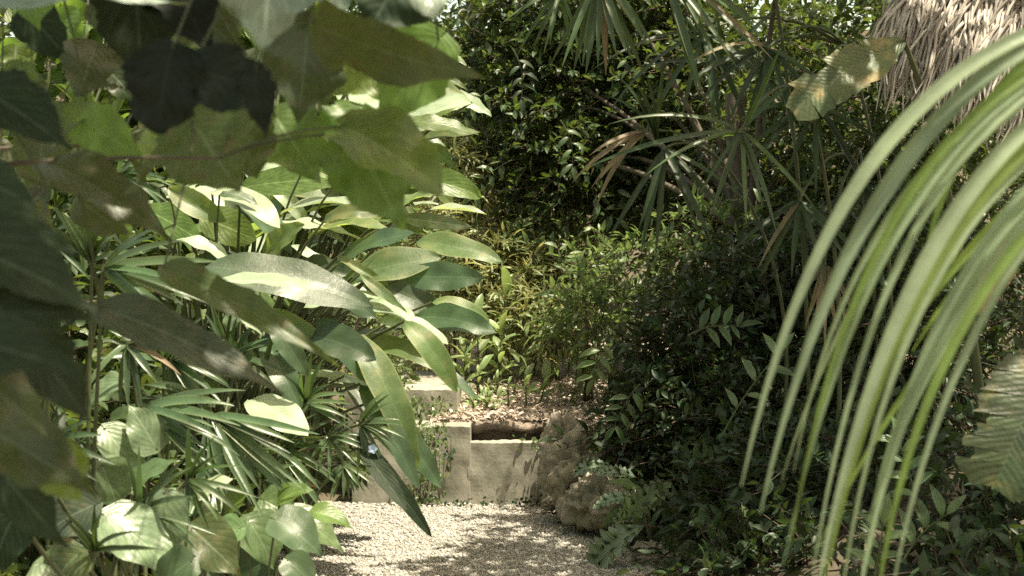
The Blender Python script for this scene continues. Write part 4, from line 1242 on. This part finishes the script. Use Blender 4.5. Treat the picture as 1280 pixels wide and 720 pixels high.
for (b, t, W, Y, mat, nh, bd, fd, pr) in BL:
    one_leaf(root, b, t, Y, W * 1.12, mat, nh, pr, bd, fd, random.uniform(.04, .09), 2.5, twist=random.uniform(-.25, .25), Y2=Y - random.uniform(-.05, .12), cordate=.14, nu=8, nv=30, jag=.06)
    petiole(root, P(b[0], b[1], Y), hubs)
for i in range(44):   # the inner leaves of the branch, farther back
    Y = random.uniform(3.2, 4.6)
    b = (random.uniform(-60, 430), random.uniform(-60, 250))
    if b[0] > 250 and b[1] > 90: continue
    a = random.uniform(-2.3, -.5)
    L = random.uniform(55, 95)
    one_leaf(root, b, (b[0] + L * math.cos(a), b[1] - L * math.sin(a)), Y, L * .75, random.choice(['broad', 'broad', 'lime_glow', 'dark']), N(.9, random.uniform(-.3, .5), random.uniform(-.3, .3)), 'heart', .5, .15, .06, 2.5, cordate=.12, nu=6, nv=16, jag=.06)
    petiole(root, P(b[0], b[1], Y), hubs)

# broad pale ground leaves at the bottom left
root = thing('broadleaf_plant', 'low plant with large pale broad leaves at the bottom left', 'plant', tuple(P(190, 900, 4.6)))
for (b, t, W, Y, mat, nh) in [((128, 580), (150, 640), 62, 4.8, 'pothos', N(.7, .8)), ((195, 560), (160, 505), 56, 5.2, 'pothos_pale', N(.7, .8)), ((132, 645), (222, 722), 84, 4.4, 'pothos_pale', N(.6, .9)),
                              ((205, 615), (212, 705), 54, 4.5, 'pothos_pale', N(.8, .7, .3)), ((48, 705), (120, 750), 64, 4.2, 'pothos_pale', N(.7, .7)), ((120, 630), (50, 672), 70, 4.4, 'slate', N(.8, .6)),
                              ((150, 475), (108, 512), 44, 5.6, 'pothos_pale', N(.6, .9)), ((165, 605), (225, 575), 40, 5.0, 'pothos', N(.6, .9)), ((20, 640), (-10, 720), 80, 3.9, 'dark', N(.8, .6)),
                              ((240, 660), (300, 720), 70, 4.8, 'broad', N(.8, .6)), ((130, 535), (182, 610), 52, 5.2, 'pothos_pale', N(.6, .8)), ((300, 385), (282, 420), 30, 6.0, 'pothos_pale', N(.6, .8)),
                              ((60, 600), (20, 660), 70, 4.3, 'dark', N(.8, .6)), ((100, 690), (60, 740), 70, 4.2, 'broad', N(.8, .6)), ((240, 700), (190, 745), 60, 4.3, 'ginger_dark', N(.8, .6))]:
    one_leaf(root, b, t, Y, W, mat, nh, 'heart', .6, .15, .05, 2.5, cordate=.12)
    p = P(b[0], b[1], Y)
    stalk(root, bez(Vector(root.location) + Vector((random.uniform(-.2, .2), random.uniform(-.1, .3), 0)), (p.x * .7 + root.location.x * .3, p.y + .1, p.z * .8), p), .010, .006)

root = thing('heart_leaf_plant', 'heart leaved plant with glossy leaves at the left edge of the gravel', 'plant', tuple(P(300, 800, 5.4)))
for (b, t, W, mat, nh) in [((310, 650), (342, 712), 66, 'pothos', N(.7, .7, .3)), ((270, 640), (225, 625), 46, 'pothos', N(.5, .9)), ((285, 640), (322, 605), 46, 'lime_glow', N(.5, .9)), ((330, 625), (370, 650), 54, 'pothos', N(.8, .5)),
                           ((250, 622), (295, 598), 40, 'ginger_sunlit', N(.4, .9)), ((345, 650), (402, 696), 64, 'ginger_dark', N(.7, .7, .3)), ((360, 645), (428, 692), 60, 'pothos', N(.5, .9, .3)), ((300, 660), (255, 690), 50, 'pothos', N(.7, .7)),
                           ((235, 640), (190, 612), 44, 'pothos', N(.4, .9)), ((350, 625), (392, 612), 40, 'lime_glow', N(.5, .8)), ((330, 690), (300, 745), 60, 'ginger_dark', N(.8, .5)), ((390, 640), (440, 660), 36, 'lime_glow', N(.5, .8)), ((280, 615), (240, 602), 36, 'pothos', N(.5, .8)),
                           ((360, 700), (395, 735), 44, 'ginger_dark', N(.8, .6)), ((240, 690), (280, 730), 50, 'ginger_dark', N(.8, .6))]:
    Y = random.uniform(5.0, 5.6)
    one_leaf(root, b, t, Y, W, mat, nh, 'heart', .7, .25, .04, 2.0, cordate=.14)
    p = P(b[0], b[1], Y)
    stalk(root, bez(Vector(root.location) + Vector((random.uniform(-.2, .2), random.uniform(-.1, .1), 0)), (p.x * .8 + root.location.x * .2, p.y, p.z * .7), p), .006, .004)

# small undergrowth mass under the left plants
root = thing('shrub', 'dark low undergrowth shrub under the left fan palms', 'shrub', (-1.7, 6.4, 0))
for j in range(4):
    stalk(root, bez((-1.7, 6.4, -.05), (-1.7, 6.5, .3), (-1.9 + j * .25, 6.5, .7)), .015, .005, 'twig', 'branch')
fill(root, [((-2.0, 7.0, .5), (.55, .5, .55), 220), ((-2.2, 6.0, .9), (.7, .5, .8), 260), ((-2.6, 7.5, 1.6), (.8, .5, 1.0), 260), ((-1.9, 8.8, 1.0), (.9, .5, 1.0), 260)], .35, 8, .14, T_BUSH, 'tree', 240, droop=.3, shell=.2)
root = thing('shrub', 'leafy shrub left of the wall behind the ginger leaves', 'shrub', (-1.6, 11.5, .1))
for j in range(4):
    stalk(root, bez((-1.6, 11.5, -.05), (-1.6, 11.5, .6), (-2.0 + j * .3, 11.5, 1.6)), .02, .006, 'twig', 'branch')
fill(root, [((-1.6, 11.8, 1.0), (.8, .5, 1.0), 200), ((-2.6, 11.5, 1.8), (.9, .5, 1.4), 260), ((-1.4, 12.2, 2.2), (.7, .5, .8), 160)], .4, 8, .13, T_LIT, 'lit', 200, droop=.3, shell=.2)

# little flower and maroon leaves
o = thing('flower', 'tiny lilac flower among the sedge blades', 'flower', tuple(P(466, 561, 5.9)))
for a in range(5):
    p = P(466, 561, 5.9)
    d = Vector((math.cos(a * 1.257), -.3, math.sin(a * 1.257))).normalized() * .022
    part('petal', mk_mesh('petal', *leaf_geo(.022, .02, 'oval', 2, 4, .1, .3), MAT['flower']), o, place(p, p + d, Vector((0, -1, .2))))
o = thing('maroon_plant', 'small plant with maroon leaves under the heart leaves', 'plant', tuple(P(385, 670, 6.4)))
for (b, t, W) in [((383, 660), (372, 620), 14), ((385, 660), (395, 640), 14), ((384, 662), (378, 645), 12)]:
    one_leaf(o, b, t, 6.4, W, 'red', N(.8, .5), 'lance', .5, .2, .03, nu=4, nv=6)

# dark undergrowth on the right slope, in front of the big bush
for k, (bl, lab) in enumerate([
        ([((1.9, 5.9, .35), (.55, .45, .5), 260), ((2.4, 6.0, .6), (.6, .5, .8), 240), ((1.8, 5.2, .2), (.5, .4, .35), 200)], 'shaded undergrowth at the bottom right behind the arching palm'),
        ([((1.25, 7.2, .12), (.42, .4, .28), 200), ((1.3, 8.0, .3), (.42, .4, .4), 240), ((1.75, 7.6, .4), (.5, .5, .5), 220)], 'low dark undergrowth at the bottom between the bush and the arching palm')]):
    c0 = bl[0][0]
    root = thing('shrub', lab, 'shrub', (c0[0], c0[1], ground_z(c0[0], c0[1])))
    for c, r, n_ in bl:
        stalk(root, bez(root.location, (Vector(c) + Vector(root.location)) / 2 + Vector((.05, 0, .1)), c), .012, .005, 'twig', 'branch')
    fill(root, bl, .3, 8, .085, T_BUSH, 'bush', 150, droop=.4, shell=.25)

# light leaved tree behind the overhanging branch
root = thing('tree', 'bright green leaved small tree glimpsed through the overhanging dark leaves', 'tree', (-3.4, 9.6, 0))
pts = trunk(root, (-3.4, 9.6, -.1), (-2.6, 9.6, 3.0), .07, .04)
bl = [((-3.0, 9.5, 2.9), (.8, .5, .9), 150), ((-1.9, 9.8, 3.1), (.8, .5, .7), 150), ((-3.3, 9.2, 1.9), (.7, .5, .6), 100), ((-2.3, 9.5, 2.3), (.6, .4, .5), 90)]
for c, r, n_ in bl:
    stalk(root, bez(pts[6], (Vector(c) + pts[8]) / 2, c), .02, .006, 'bark', 'branch')
fill(root, bl, .5, 6, .23, small_templates(.6, 'round', 4, 6, 2), 'lime_glow', 200, droop=.3, shell=.2)

# ------------------------------------------------------------------ garden trees whose crowns shade the foreground
T_CAN = small_templates(0.5, 'oval', 3, 3)
for (bx, by, top, bl, lab) in [
        (-2.9, 3.4, 4.2, [((-1.0, 2.3, 4.5), (1.2, 1.0, .5), 170), ((-.25, 2.3, 4.4), (.55, .9, .5), 110), ((-2.2, 4.0, 4.6), (1.2, 1.2, .8), 120), ((-.8, 1.2, 4.4), (1.2, .7, .5), 260)], 'shade tree left of the path, its crown above the picture'),
        (3.6, 6.2, 5.0, [((2.0, 7.4, 4.9), (.9, .75, .5), 190), ((2.6, 9.0, 5.2), (1.1, .8, .6), 230), ((3.4, 9.6, 5.2), (1.2, 1.1, .9), 260), ((2.85, 4.9, 4.8), (1.0, .85, .5), 300)], 'shade tree right of the path, its crown above the picture')]:
    root = thing('tree', lab, 'tree', (bx, by, 0.0), 'shade trees over the path')
    pts = trunk(root, (bx, by, -.1), (bx + .1, by, top), .13, .08, wob=.03)
    for c, r, n_ in bl:
        stalk(root, bez(pts[7], (Vector(c) + pts[9]) / 2, c), .04, .012, 'bark', 'branch')
    fill(root, bl, .6, 8, .17, T_CAN, 'tree', 0, stuff='crown', shell=.2)
print('objects', len(bpy.data.objects), 'tris', sum(len(o.data.polygons) * 2 for o in bpy.data.objects if o.type == 'MESH'))
